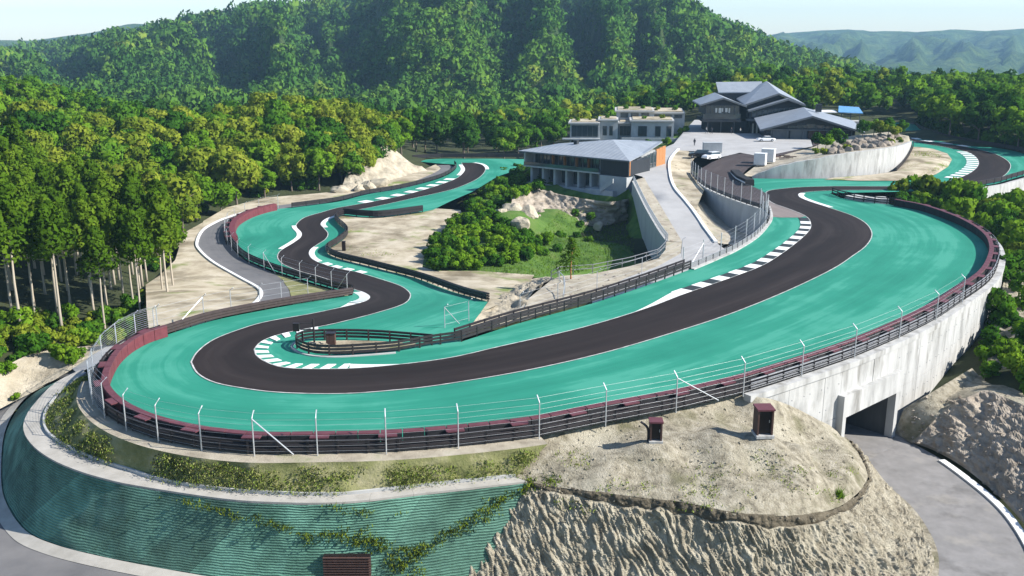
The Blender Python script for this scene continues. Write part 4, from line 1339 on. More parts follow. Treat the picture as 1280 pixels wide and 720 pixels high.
fence('mesh_fence', 'tall mesh fence with close posts along the track corner above the service road', [(p[0], p[1], 0.0) for p in offset(fb2, 0.2)], 3.4, 16, None, arm=False, r=0.05)
guard('guard_rail', 'dark guard rail at the foot of the mesh fence on the track corner', offset(cw[2:], -0.1), h=0.8, rails=2, rh=0.28, mat=M['black_rail'], group='guard rails')
# wall and parapet on the lawn side of the road
pw = cr(ph([(832, 302), (822, 288), (808, 264), (798, 244), (790, 227)]), 6)
pwt = wthing('retaining_wall', 'blue-grey shaded retaining wall dropping from the white service road to the dark lawn', 'retaining wall', pw[8])
pr_ = resample(pw, step=0.6)
for i in range(0, len(pr_) - 1, 5):
    sg = pr_[i:min(i + 6, len(pr_))]
    if len(sg) > 1:
        c = np.mean(np.array(sg), axis=0)
        sg = [(c[0] + (p[0] - c[0]) * 0.992, c[1] + (p[1] - c[1]) * 0.992, p[2]) for p in sg]
        m = MB()
        bk = offset(sg, 0.5)
        m.prism([(*p[:2], -11) for p in sg] + [(*p[:2], -11) for p in bk[::-1]], [(p[0], p[1], p[2] + 0.15) for p in sg] + [(p[0], p[1], p[2] + 0.15) for p in bk[::-1]])
        recalc(m.build('wall_panel', M['concrete2'], pwt))
vs_ = pw + [p for p in ph([(805, 222), (811, 233), (825, 256), (841, 283), (853, 303)])]
setting(patch('verge_strip', lift(vs_, 0.06), M['gravel'], 1.0, 0.08, 0.6))
hr_path = [(p[0], p[1], p[2]) for p in offset(pw, 0.3)[::-1]]


def handrail(label, path, mat, h=1.05, every=2.0, rails=2):
    path = resample(path, step=0.9)
    mid = path[len(path) // 2]
    t = wthing('handrail', label, 'railing', mid, 'handrails')
    for k in range(rails):
        MB().tube(lift(path, h - k * h * 0.45), 0.05, 5).build('rail', mat, t)
    me = None
    for p in resample(path, step=every):
        if me is None:
            me = MB().box((0, 0, h / 2), (0.11, 0.11, h)).mesh('post', mat)
        o = link('post', me, t)
        o.location = (p[0] - mid[0], p[1] - mid[1], p[2] - mid[2])
    return t


handrail('pale balustrade of close posts on the retaining wall beside the white road', hr_path, M['galv'], 1.1, 0.9)
handrail('grey handrail with black posts along the edge of the gravel terrace', ph(rail_px), M['grey_rail'], 1.1, 2.6, 2)
handrail('short curved steel handrail on the rock bank below the terrace corner', [P(699, 350, -1.0), P(705, 356, -1.2), P(706, 366, -1.4), P(704, 378, -1.6)], M['galv'], 1.0, 1.5, 1)
tpx = [(741.6, 365), (802, 348), (852, 322), (697, 384)]
fence('catch_fence', 'few lone fence posts behind the main straight barrier at the terrace', [PH(x, y, hR) for x, y in ((650, 398), (697, 383), (746, 366), (802, 347), (852, 322))], 2.9, 4, 1.0, brace=())
fence('catch_fence', 'lone post with a long brace by the green runoff near the rock bank', [P(556, 412, -0.2), P(586, 404, -0.4)], 2.6, 3, 1.0, brace=((0, 1),))

# rocky bank between terrace and inner sand
bk_t = [P(636, 406, -1.0), P(652, 392, -0.9)] + ph([(664, 368), (676, 356), (689, 350), (693, 347)])
bk_b = [PB(585, 408, -.2), PB(601, 391, -.1), PB(622, 371, -.1), PB(645, 357, -.1), PB(664, 349, -.3), PB(684, 346, -.6)]
setting(loft('rock_bank', [cr(bk_t, 5), cr(bk_b, 5)], M['rock'], 70, 22, 0.5, 0.5, fold=0.5))

# lawn hollow and planted slope below the clubhouse
lawn_b = [PB(600, 339, -.1), PB(545, 339, -.1), PB(527, 332, -.1), PB(528, 322, -.1), PB(545, 297, -.1), PB(562, 285, -.1), PB(578, 269, -.1), PB(592, 258, 0.2), P(622, 236, -3.6), P(645, 219, -2.8), P(668, 216, -2.3), P(705, 235, -2.9), P(742, 243, -3.0), P(770, 246, -3.0), P(786, 236, -1.6)]
wb = [(p[0] - 0.05, p[1], -8.3 + 3.0 * i / 30) for i, p in enumerate(pw[::-1][3:])]
wb = [(p[0], p[1], -2.4 - 7.0 * min(1, (i / 12.0))) for i, p in enumerate(pw[::-1][2:])]
lawn_b += wb + [P(800, 330, -8.0), P(740, 350, -8.6), P(700, 352, -7.0), P(684, 349, -5.6), P(662, 346, -5.2)]
lawn_o = patch('lawn_hollow', lawn_b, M['lawn'], 1.5, 0.35, 0.3, inner=[P(620, 300, -3.6), P(590, 300, -4.0), P(640, 262, -2.4), P(690, 262, -4.2), P(720, 270, -6.2), P(680, 300, -6.2), P(720, 300, -7.8), P(750, 300, -8.6), P(700, 330, -7.2), P(770, 290, -8.8), P(755, 265, -6.8)])
setting(lawn_o)
# outcrop of pale rocks on that slope, rock apron below the house
setting(loft('rock_apron', [cr([P(640, 248, -2.4), P(668, 236, -2.4), P(700, 243, -2.7), P(742, 250, -2.8), P(765, 252, -2.6), P(786, 248, -2.8)], 5), cr([P(636, 282, -5.2), P(668, 280, -5.6), P(705, 280, -6.4), P(742, 282, -7.0), P(768, 280, -7.2), P(790, 272, -7.0)], 5)], M['dark_rock'], 120, 30, 0.7, 0.45, fold=0.9))


def rock_mesh(seed, k=3):
    bm = bmesh.new()
    bmesh.ops.create_icosphere(bm, subdivisions=k, radius=1.0)
    rnd = random.Random(seed)
    pl = [(Vector((rnd.uniform(-1, 1), rnd.uniform(-1, 1), rnd.uniform(-.6, 1))).normalized(), rnd.uniform(0.55, 0.9)) for _ in range(9)]
    for v in bm.verts:
        p = v.co.copy()
        for n_, d in pl:
            e = p.dot(n_) - d
            if e > 0:
                p -= n_ * e * 0.9
        p += p.normalized() * 0.10 * fbm(p.x * 2 + seed, p.y * 2, p.z * 2, 4)
        v.co = p
    me = bpy.data.meshes.new('rock')
    bm.to_mesh(me)
    bm.free()
    return me


rock_m = [rock_mesh(i) for i in range(5)]
rock_p = [rock_mesh(i + 20) for i in range(3)]
for a in rock_m:
    a.materials.append(M['boulder'])
for a in rock_p:
    a.materials.append(M['rock'])
for i, (x, y, z, s) in enumerate([(640, 262, -2.6, 1.7), (661, 268, -3.4, 2.0), (650, 280, -3.8, 1.6), (626, 268, -3.2, 1.4), (748, 283, -6.6, 1.0)]):
    o = link('rock', rock_p[i % 3])
    o.location = P(x, y, z)
    o.scale = (s * 1.25, s, s * 0.85)
    o.rotation_euler = (0.2 * i, 0.1, i * 1.3)
    tag(o, ['rounded pale rock at the top of the shrubby slope', 'largest pale rock beside the shade of the clubhouse', 'lower pale rock wedged under the largest one', 'small pale rock half hidden by shrubs at the slope top', 'lone small rock lying in the shaded lawn'][i], 'rock')

# ------------------------------------------------------------ white curved wall and its planted shelf
ww_px = [(940, 221.5, 220.6), (957, 221.8, 213.5), (982, 222, 205.5), (1023, 221.6, 197.5), (1065, 219.5, 190.5), (1090, 217, 187.3), (1107, 214.5, 184.8), (1119, 212, 183), (1129, 203.5, 180.3), (1136, 192, 178.0), (1139, 184, 176.5)]
wwb, wwt = [], []
for x, y, yt in ww_px:
    b = P(x, y, 0)
    t = PD(x, yt, b[1])
    wwb.append((b[0], b[1], -0.1))
    wwt.append((b[0], b[1], max(0.1, t[2])))
wwb, wwt = resample(cr(wwb, 6), n=61), cr(wwt, 6)
zt = np.interp([p[0] + 0.0 * p[1] for p in wwb[:50]], [p[0] for p in wwt], [p[2] for p in wwt])
zt = []
for p in wwb:
    j = near_i(wwt, p)
    zt.append(wwt[j][2])
wtg = wthing('curved_wall', 'bright white curved concrete wall below the rockery and garage', 'retaining wall', wwb[30])
for i in range(0, 60, 2):
    a, b = wwb[i:i + 3], offset(wwb, -0.6)[i:i + 3]
    za = zt[i:i + 3]
    c = np.mean(np.array(a + b), axis=0)
    q = lambda p: (c[0] + (p[0] - c[0]) * 0.993, c[1] + (p[1] - c[1]) * 0.993)
    m = MB()
    m.prism([(*q(p), -0.3) for p in a] + [(*q(p), -0.3) for p in b[::-1]], [(*q(p), z) for p, z in zip(a, za)] + [(*q(p), z) for p, z in zip(b[::-1], za[::-1])])
    recalc(m.build('wall_panel', M['concrete'], wtg))
shelf = [(p[0], p[1], z - 0.05) for p, z in zip(offset(wwb, -0.4), zt)] + [PD(1136, 170, 238), PD(1110, 165, 246), PD(1068, 169, 244), PD(1030, 178, 238)] + ph([(1016, 184), (985, 192), (960, 200), (945, 207), (928, 220)])
setting(patch('rockery_shelf', shelf, M['gravel'], 1.6, 0.2, 0.4))
guard('guard_rail', 'black barrier down the right end of the white curved wall', px_a([(1142, 178), (1141, 186), (1136, 196), (1128, 207), (1120, 215.5)]), h=1.0, rails=2, rh=0.4, post_every=2.5, mat=M['black_rail'], group='guard rails')
pit_px = [(873, 213), (890, 203), (912, 194), (928, 192), (953, 196), (1016, 183.5), (1016, 178), (1026, 180), (985, 192), (958, 200), (936, 210), (925, 221), (935, 231), (951, 238), (960, 244), (960, 252), (948, 256), (915, 246), (885, 232), (872, 221)]


def hP(x, y):
    return max(0.0, hR(x, y)) * sstep(165, 200, y)


pit = [PH(x, y, hP) for x, y in pit_px]
setting(sheet('pit_lane', pit, hP, 0.06, M['pit_lane'], 2.0, [tuple(p) for p in pit[:6]]))
nose = px_a([(937, 232.5), (926, 227), (918, 219.5), (920, 216), (926, 222), (938, 229)], 0.0)
mn = wthing('rubber_nose', 'dark curved rubber barrier nose at the pit lane entry', 'barrier', nose[2])
for s0, s1 in ((0, 1), (1, 2)):
    sg = resample([nose[s0], nose[s1]], n=4)
    recalc(MB().sweep(sg, [(-0.9, 0), (0.9, 0), (0.8, 1.2), (-0.8, 1.2)]).build('block', M['rubber'], mn))
recalc(MB().sweep(resample(nose[:3], n=8), [(-0.95, 0.5), (-0.91, 0.5), (-0.91, 0.75), (-0.95, 0.75)]).build('stripe', M['white_paint'], mn))


# ------------------------------------------------------------ buildings
def hexa(name, mat, parent, pts8):
    m = MB()
    m.prism(pts8[:4], pts8[4:])
    return recalc(m.build(name, mat, parent))


class Frame:
    """local frame of a building: s along the front, d into the building"""

    def __init__(s, o, ang):
        s.o, s.u, s.v = o, (math.cos(ang), math.sin(ang)), (-math.sin(ang), math.cos(ang))

    def __call__(s, a, d, z):
        return (s.o[0] + s.u[0] * a + s.v[0] * d, s.o[1] + s.u[1] * a + s.v[1] * d, z)

    def box(s, name, mat, parent, a0, a1, d0, d1, z0, z1):
        return hexa(name, mat, parent, [s(a0, d0, z0), s(a1, d0, z0), s(a1, d1, z0), s(a0, d1, z0), s(a0, d0, z1), s(a1, d0, z1), s(a1, d1, z1), s(a0, d1, z1)])

    def slab(s, name, mat, parent, pts, th):
        """sloping roof plate through local points"""
        top = [s(*p) for p in pts]
        bot = [(p[0], p[1], p[2] - th) for p in top]
        m = MB()
        m.prism(bot, top)
        return recalc(m.build(name, mat, parent))

    def window(s, parent, a0, a1, d, z0, z1, mull=0, glass='glass', frame='roof_dark', dp=0.12):
        """frame part with a pane sub-part"""
        f = MB()
        w = 0.09
        q = lambda A0, A1, Z0, Z1: f.prism([s(A0, d - dp, Z0), s(A1, d - dp, Z0), s(A1, d, Z0), s(A0, d, Z0)], [s(A0, d - dp, Z1), s(A1, d - dp, Z1), s(A1, d, Z1), s(A0, d, Z1)])
        q(a0, a1, z0, z0 + w)
        q(a0, a1, z1 - w, z1)
        for k in range(mull + 2):
            c = a0 + (a1 - a0 - w) * k / (mull + 1)
            q(c, c + w, z0 + w + .001, z1 - w - .001)
        fo = recalc(f.build('window', M[frame], parent))
        p = MB().prism([s(a0 + .03, d - 0.04, z0 + .03), s(a1 - .03, d - 0.04, z0 + .03), s(a1 - .03, d - 0.01, z0 + .03), s(a0 + .03, d - 0.01, z0 + .03)],
                       [s(a0 + .03, d - 0.04, z1 - .03), s(a1 - .03, d - 0.04, z1 - .03), s(a1 - .03, d - 0.01, z1 - .03), s(a0 + .03, d - 0.01, z1 - .03)])
        org = parent.location
        po = recalc(link('pane', p.mesh('pane', M[glass], False, tuple(org)), fo))
        return fo


# clubhouse: grey hipped roof, terrace front, orange timber side
z0 = 0.9
FR = P(788, 218, z0)
FLp = PD(656, 190, 203)
ang = math.atan2(FR[1] - FLp[1], FR[0] - FLp[0])
LN = math.hypot(FR[0] - FLp[0], FR[1] - FLp[1])
cf = Frame((FLp[0], FLp[1]), ang)
cl = wthing('clubhouse', 'low concrete building under a wide grey hipped roof with an orange timber side', 'building', cf(LN / 2, 5, -3))
EZ = 3.7
ap, rb_, bl = (LN * .60, 9.5, 6.2), (LN * .80, 21, 5.2), (1.5, 10, 4.4)
vly = (LN - 2.0, 8.0, 4.0)
fl, fr = (-0.8, -1.2, EZ), (LN + 0.4, -1.2, EZ)
bm_pt = (LN * .5, 21, 5.0)
for tri in ((fl, fr, ap), (fr, vly, ap), (vly, rb_, bm_pt, ap), (ap, bm_pt, bl), (fl, ap, bl)):
    cf.slab('roof', M['roof'], cl, tri, 0.22)
for k in range(1, 26):             # standing seams on the front slope
    a_s = fl[0] + (fr[0] - fl[0]) * k / 26
    f_ = (a_s - fl[0]) / (ap[0] - fl[0]) if a_s < ap[0] else (fr[0] - a_s) / (fr[0] - ap[0])
    d1_, z1_ = fl[1] + (ap[1] - fl[1]) * f_, fl[2] + (ap[2] - fl[2]) * f_
    MB().tube([cf(a_s, fl[1], fl[2] + .02), cf(a_s, d1_, z1_ + .02)], 0.035, 4).build('roof_seam', M['roof'], cl)
cf.slab('roof_edge', M['roof_dark'], cl, [(-0.9, -1.3, EZ - .08), (LN + 0.5, -1.3, EZ - .08), (LN + .5, -1.1, EZ - .08), (-.9, -1.1, EZ - .08)], 0.2)
cf.box('upper_floor', M['facade'], cl, 0.6, LN - 6.8, 2.2, 9, 0.75, EZ - .35)
cf.box('black_corner', M['black_wall'], cl, LN - 6.6, LN - 0.1, -0.6, 7.5, 0.4, EZ - .3)
cf.box('balcony_slab', M['facade'], cl, 0.3, LN - 6.7, -0.9, 2.1, 0.45, 0.75)
cf.box('end_wall', M['facade'], cl, 0.2, 0.55, -0.5, 9, 0.76, EZ - .32)
for k in range(8):
    a = 1.2 + k * 2.05
    cf.window(cl, a, a + 1.9, 2.19, 0.85, EZ - .5, 1)
for k in range(4):
    cf.box('timber_fin', M['wood'], cl, 6.2 + k * 3.0, 6.4 + k * 3.0, 1.2, 1.9, 0.76, EZ - .36)
m_r = MB()
cf.box('balcony_glass', M['glass'], cl, 0.4, LN - 6.9, -0.85, -0.8, 0.76, 1.5)
cf.box('lower_floor', M['facade'], cl, 1.0, LN - 4.0, 2.0, 9, -2.9, 0.44)
for k in range(6):
    a = 1.6 + k * 3.0
    cf.box('column', M['facade'], cl, a, a + 0.5, -0.1, 1.99, -3.4, 0.43)
    if k < 5:
        cf.window(cl, a + 0.7, a + 2.8, 1.98, -2.6, 0.1, 1)
cf.box('plinth', M['facade'], cl, 0.8, LN - 7.5, -0.6, 9, -4.6, -2.91)
cf.box('stair_landing', M['facade'], cl, LN - 9.0, LN - 2.5, -2.2, 1.98, -4.9, -2.4)
cf.slab('stair_parapet', M['facade'], cl, [(LN - 5.4, -2.5, -2.0), (LN - 2.4, -2.5, 0.1), (LN - 2.4, -2.25, 0.1), (LN - 5.4, -2.25, -2.0)], 0.9)
cf.box('basement_wall', M['facade'], cl, LN - 6.5, LN - 0.2, -1.0, 6, -6.5, 0.35)
cf.box('outer_step', M['facade'], cl, LN - 7.5, LN - 3.0, -4.2, -2.25, -6.8, -3.6)
# right side in orange timber, running back along the road
side = Frame(cf(LN - 0.05, -0.5, 0)[:2], ang + R(90) + R(9))
for k in range(11):
    a = 0.2 + k * 1.75
    zt_ = 3.4 + 0.07 * a
    if 1 <= k <= 7:
        side.window(cl, a, a + 1.65, -0.02, 0.9, zt_ - .2, 0)
    else:
        side.box('timber_panel', M['wood'], cl, a, a + 1.7, -0.05, 0.2, 0.6, zt_)
cf.box('rear_block', M['facade'], cl, 4, LN - 4.5, 9.01, 19, -2.0, 3.6)
cf.box('chimney', M['black_wall'], cl, 9.0, 9.8, 5.0, 5.8, 4.2, 6.0)

# main house: three dark volumes under grey gabled roofs
zb = 1.3
hf = Frame((PD(872, 165, 268)[0], 268.0), R(-3))
hs = thing
mh = wthing('main_house', 'large black house with stacked glass fronts under several grey gabled roofs', 'building', hf(14, 6, zb))


def gable(fr_, parent, a0, a1, ac, d0, d1, ze0, ze1, zc, zc1, th=0.35, over=0.9, lift1=0.0):
    """two roof plates with an edge band, ridge at ac, rising to the back"""
    fr_.slab('roof', M['roof'], parent, [(a0, d0, ze0), (ac, d0, zc), (ac, d1, zc1), (a0, d1, ze0 + lift1)], th)
    fr_.slab('roof', M['roof'], parent, [(ac + .01, d0, zc), (a1, d0, ze1), (a1, d1, ze1 + lift1), (ac + .01, d1, zc1)], th)
    fr_.slab('roof_edge', M['roof_dark'], parent, [(a0, d0 - .12, ze0 - .1), (ac, d0 - .12, zc - .1), (ac, d0 - .02, zc - .1), (a0, d0 - .02, ze0 - .1)], 0.42)
    fr_.slab('roof_edge', M['roof_dark'], parent, [(ac, d0 - .12, zc - .1), (a1, d0 - .12, ze1 - .1), (a1, d0 - .02, ze1 - .1), (ac, d0 - .02, zc - .1)], 0.42)


def gwall(fr_, name, mat, parent, a0, a1, ac, d0, d1, zl, ze0, ze1, zc):
    m = MB()
    ring = [(a0, zl), (a1, zl), (a1, ze1), (ac, zc), (a0, ze0)]
    m.prism([fr_(a, d0, z) for a, z in ring], [fr_(a, d1, z) for a, z in ring])
    return recalc(m.build(name, mat, parent))


# left volume (cantilevered lounge)
gable(hf, mh, 0.0, 12.6, 6.2, -2.5, 14, 9.0, 8.7, 10.9, 11.3)
gwall(hf, 'glass_gable', M['black_wall'], mh, 1.6, 11.0, 6.2, -0.8, 12, 6.1, 8.9, 8.7, 10.2)
for k in range(7):
    a = 1.8 + k * 1.3
    hf.window(mh, a, a + 1.22, -0.82, 5.9, 8.6, 0)
hf.box('bay_front', M['glass'], mh, 1.0, 11.2, -1.6, -0.95, 5.0, 6.4)
hf.box('bay_base', M['black_wall'], mh, 0.9, 11.4, -1.9, 10, 4.2, 4.98)
[hf.box('blind', M['cloth_pale'], mh, 4.4 + k * .9, 4.4 + k * .9 + (.5, .75, .3, .62, .4)[k], -0.99, -0.9, 6.6 + (.1, 0, .3, .2, .05)[k], 7.9) for k in range(5)]
hf.box('ground_floor', M['black_wall'], mh, 2.6, 14.0, 1.5, 12, 0.5, 4.19)
for k in range(3):
    hf.box('column', M['roof_dark'], mh, 2.6 + k * 3.6, 2.85 + k * 3.6, 0.1, 0.4, 0.8, 4.19)
# right volume
gable(hf, mh, 12.3, 28.5, 21.4, -0.6, 17, 8.9, 9.1, 12.0, 14.4, lift1=1.2)
gwall(hf, 'dark_gable', M['black_wall'], mh, 13.2, 27.6, 21.4, 1.0, 16, 4.6, 8.5, 8.7, 11.5)
gable(hf, mh, 13.2, 28.4, 23.6, -2.2, 0.6, 7.4, 9.0, 10.6, 10.7)
gwall(hf, 'lower_gable', M['black_wall'], mh, 13.8, 27.8, 23.6, -0.6, 0.98, 5.0, 7.4, 8.6, 10.0)
for k in range(9):
    a = 14.4 + k * 1.45
    hf.window(mh, a, a + 1.38, -0.62, 5.5, 7.2 + min(1.0, 0.13 * k), 0)
hf.box('floor_band', M['roof_dark'], mh, 13.0, 28.3, -1.4, 0.9, 4.5, 4.98)
hf.box('ground_floor', M['black_wall'], mh, 14.1, 27.0, 0.99, 14, 0.5, 4.49)
for k in range(2):
    hf.box('entrance_post', M['cloth_pale'], mh, 15.0 + k * 1.1, 15.4 + k * 1.1, 0.6, 0.9, 0.9, 3.6)
hf.box('recess', M['glass'], mh, 16.8, 20.5, 0.92, 0.985, 1.2, 3.9)
# back roof
hf.slab('roof', M['roof'], mh, [(7.0, 12, 11.5), (19.5, 12, 11.6), (20.5, 19, 14.2), (7.2, 19, 14.0)], 0.3)
hf.box('rear_block', M['black_wall'], mh, 7.5, 20, 12.5, 20, 1, 11.2)
# garage with a low wide gable
gf = Frame((PD(946, 180, 252)[0], 250.0), R(-8))
gr_ = wthing('garage_building', 'low garage with a broad grey gabled roof and dark open front behind the white car', 'building', gf(13, 4, 1.2))
gable(gf, gr_, 0.0, 26.0, 12.8, -1.2, 15, 3.8, 3.4, 7.4, 8.4, lift1=1.6)
gwall(gf, 'dark_gable', M['black_wall'], gr_, 1.5, 24.0, 12.8, 1.2, 14, 0.6, 4.0, 3.7, 6.8)
for k in range(5):
    gf.window(gr_, 7.2 + k * 2.3, 9.4 + k * 2.3, 1.18, 4.0, 5.1 - 0.25 * abs(k - 2), 0)
for k in range(4):
    gf.box('garage_door', M['roof_dark'] if k != 2 else M['timber_dark'], gr_, 3.4 + k * 4.5, 7.5 + k * 4.5, 1.05, 1.19, 0.8, 3.4)
gf.box('cross_beam', M['roof_dark'], gr_, 2.0, 23.5, 0.6, 1.0, 3.45, 3.75)
for k in range(6):
    gf.box('post', M['roof_dark'], gr_, 2.9 + k * 4.0, 3.15 + k * 4.0, 0.3, 0.55, 0.8, 3.44)
gf.box('chimney', M['black_wall'], gr_, 15.2, 16.6, 9, 10.4, 7.6, 9.6)

# terraced concrete villas
vf = Frame((PD(713, 170, 262)[0], 264.0), R(-6))
vb = wthing('villa_terrace', 'stepped grey concrete villas with planted flat roofs behind the clubhouse', 'building', vf(14, 6, -2))
specs = [(0.0, 8.0, 0.0, 10, -3.5, 3.9), (8.0, 13.0, 2.5, 12, -3.5, 4.6), (13.2, 17.0, 5.5, 13, -3.0, 3.6), (16.6, 28.0, 1.0, 11, -1.0, 4.6), (12.5, 23.0, 11.0, 24, 0, 6.4), (22.0, 31.5, 11.5, 26, 0, 6.0)]
for a0, a1, d0, d1, zl, zh in specs:
    vf.box('wall', M['facade'], vb, a0, a1, d0, d1, zl, zh)
    vf.box('flat_roof', M['concrete2'], vb, a0 - .5, a1 + .02, d0 - .8, d1 - .01, zh + .002, zh + .4)
    pl_ = vf.box('roof_planting', M['sand'], vb, a0 + .3, a1 - .5, d0 + .4, d1 - .6, zh + .402, zh + .6)
vf.box('balcony_slab', M['facade'], vb, -2.0, 8.2, -1.6, -.01, -0.3, 0.1)
vf.window(vb, 0.4, 7.6, -0.02, 0.4, 3.5, 4)
vf.window(vb, 0.4, 7.6, -0.02, -3.2, -0.5, 3)
for a0, a1 in ((8.8, 10.0), (10.6, 11.6)):
    vf.window(vb, a0, a1, 2.48, 0.6, 3.2, 0)
vf.window(vb, 13.5, 16.4, 5.48, 0.3, 3.0, 2)
for a0, a1 in ((18.4, 20.8), (23.0, 24.5), (26.0, 27.4)):
    vf.window(vb, a0, a1, 0.98, 0.6, 3.4, 0)
for k in range(3):
    vf.window(vb, 13.6 + k * 2.9, 15.8 + k * 2.9, 10.98, 4.8, 6.1, 0)
    vf.window(vb, 22.8 + k * 2.9, 25.0 + k * 2.9, 11.48, 4.7, 5.7, 0)
vf.box('garden_wall', M['facade'], vb, 14, 29, -1.2, -0.8, -1.6, 0.4)
setting(patch('villa_garden', [vf(-4, -6, -5), vf(12, -7, -2.8), vf(31, -6, -0.6), vf(36, 4, 0.6), vf(34, 28, 1), vf(8, 26, -2), vf(-4, 14, -4)], M['lawn'], 2.5, 0.3, 0.2))
pool1 = hexa('pool', M['blue_roof'], None, [PH(x, y, hR, z) for z in (-.02, .12) for x, y in ((820, 181), (833, 181), (846, 172.5), (835, 172.5))]) if False else None

# blue covered store behind the garage
bf = Frame((PD(1024, 140, 292)[0], 292.0), R(-4))
bs = wthing('blue_shed', 'open shed with a bright blue sheet cover behind the garage', 'shed', bf(6, 2, 2))
bf.box('deck', M['concrete2'], bs, -2, 13, 0, 5, 1.0, 2.2)
for k in range(6):
    bf.box('post', M['roof_dark'], bs, -1.5 + k * 2.7, -1.3 + k * 2.7, 0.2, 0.4, 2.21, 4.8)
bf.slab('blue_cover', M['blue_roof'], bs, [(5.5, -0.5, 5.0), (12.8, -0.5, 4.7), (12.5, 3.5, 6.2), (6.5, 3.5, 6.6)], 0.2)
bf.slab('cover', M['marsh_pale'], bs, [(-2, -0.3, 4.9), (5.4, -0.3, 4.9), (5.4, 4, 5.3), (-2, 4, 5.3)], 0.15)


# ------------------------------------------------------------ vehicles, cabinets, kiosks, people
def car(label, loc, rz, paint, h=1.3, L=4.5, kind='car', cat='car'):
    t = thing('parked_car', label, cat, loc, rz)
    W = 1.84
    low = MB()
    prof = [(-L / 2, .38, .62), (-L / 2 + .15, .28, .78), (-L * .2, .24, .86), (L * .18, .24, .9), (L / 2 - .25, .26, .74), (L / 2, .36, .55)]
    rings = []
    for x, a, b in prof:
        e = 0.92 if abs(x) > L / 2 - .3 else 1.0
        w = W / 2 * e
        hb = b * (h / 1.3) if kind == 'suv' else b
        rings.append([(x, -w, a), (x, w, a), (x, w, hb * .8), (x, w * .9, hb), (x, -w * .9, hb), (x, -w, hb * .8)])
    n0 = 0
    for r_ in rings:
        low.v += r_
    for i in range(len(rings) - 1):
        for j in range(6):
            low.f.append((i * 6 + j, i * 6 + (j + 1) % 6, i * 6 + 6 + (j + 1) % 6, i * 6 + 6 + j))
    low.f.append(tuple(range(6)))
    low.f.append(tuple(len(rings) * 6 - 6 + j for j in range(6)))
    b_ = recalc(low.build('body', paint, t))
    zc = .84 * (h / 1.3) if kind == 'suv' else .84
    x0, x1, x2, x3 = (-L * .46, -L * .40, L * .10, L * .26) if kind == 'suv' else (-L * .40, -L * .22, L * .06, L * .27)
    gl = MB()
    gl.prism([(x0, -.78, zc), (x3, -.78, zc), (x3, .78, zc), (x0, .78, zc)], [(x1, -.64, h - .06), (x2, -.64, h - .06), (x2, .64, h - .06), (x1, .64, h - .06)])
    recalc(gl.build('windows', M['glass'], t))
    MB().box(((x1 + x2) / 2, 0, h - .03), (x2 - x1 + .1, 1.3, .06)).build('roof', paint, t)
    for sx in (-1, 1):
        for sy in (-1, 1):
            w = MB().tube([(sx * L * .31, sy * (W / 2 - .2), .33), (sx * L * .31, sy * (W / 2 + .02), .33)], .33, 14).build('wheel', M['rubber'], t)
            MB().tube([(sx * L * .31, sy * (W / 2 + .0), .33), (sx * L * .31, sy * (W / 2 + .035), .33)], .19, 10).build('rim', M['galv'], w)
    for sy in (-1, 1):
        MB().box((L / 2 - .06, sy * .62, .6), (.12, .34, .14)).build('headlight', M['lamp'], t)
    return t


car('white coupe parked in front of the low garage', PH(957, 176.5, hR, 0.06), R(183), M['car_white'])
car('black estate car parked at the dirt strip beside the grey container', PH(874, 197, hR, 0.06), R(170), M['car_black'], 1.7, 4.8, 'suv')
car('white van-like car parked right of the black estate', PH(889, 199, hR, 0.06), R(215), M['car_white'], 1.6, 4.4, 'suv')


def cabinet(name, label, cat, c, d, rz, mat, group=None):
    t = thing(name, label, cat, c, rz, group)
    MB().box((0, 0, .08), (d[0] + .12, d[1] + .12, .16)).build('plinth', M['concrete2'], t)
    MB().box((0, 0, .165 + d[2] / 2), d).build('shell', mat, t)
    for s in (-1, 1):
        MB().box((s * d[0] / 4, -d[1] / 2 - .02, .2 + d[2] / 2), (d[0] / 2 - .1, .03, d[2] - .25)).build('door', mat, t)
    MB().box((0, 0, .2 + d[2]), (d[0] + .1, d[1] + .1, .08)).build('lid', mat, t)
    return t


cabinet('site_container', 'grey office container on the forecourt behind the parked cars', 'container', PH(890, 190, hR, .05), (4.2, 2.2, 2.0), R(-4), M['facade'])
cabinet('equipment_cabinet', 'front white equipment cabinet on the gravel by the pit lane', 'cabinet', PH(950, 206, hR, 0.3), (2.3, 2.0, 2.2), R(-25), M['marsh_pale'], 'white equipment cabinets')
cabinet('equipment_cabinet', 'rear white equipment cabinet against the pale rubble heap', 'cabinet', PH(960, 202, hR, 0.4), (2.6, 2.2, 2.5), R(-25), M['marsh_pale'], 'white equipment cabinets')


def kiosk(label, c, w, h, rz):
    t = thing('kiosk', label, 'cabinet', c, rz, 'dark metal cabinets on the mound')
    MB().box((0, -.05, .06), (w * 1.12, w * 1.2, .2)).build('base', M['concrete'], t)
    for s in (-1, 1):
        MB().box((s * (w / 2 - .06), 0, .17 + h / 2), (.12, w * .95, h)).build('side_panel', M['timber_dark'], t)
    MB().box((0, .1, .17 + h / 2), (w - .25, w * .7, h - .05)).build('front_panel', M['kiosk_black'], t)
    MB().box((0, 0, .17 + h + .06), (w + .12, w * 1.1, .12)).build('roof', M['burgundy_top'], t)
    MB().box((w * .3, -w * .26, .2 + h * .5), (.05, .04, .2)).build('handle', M['galv'], t)
    return t


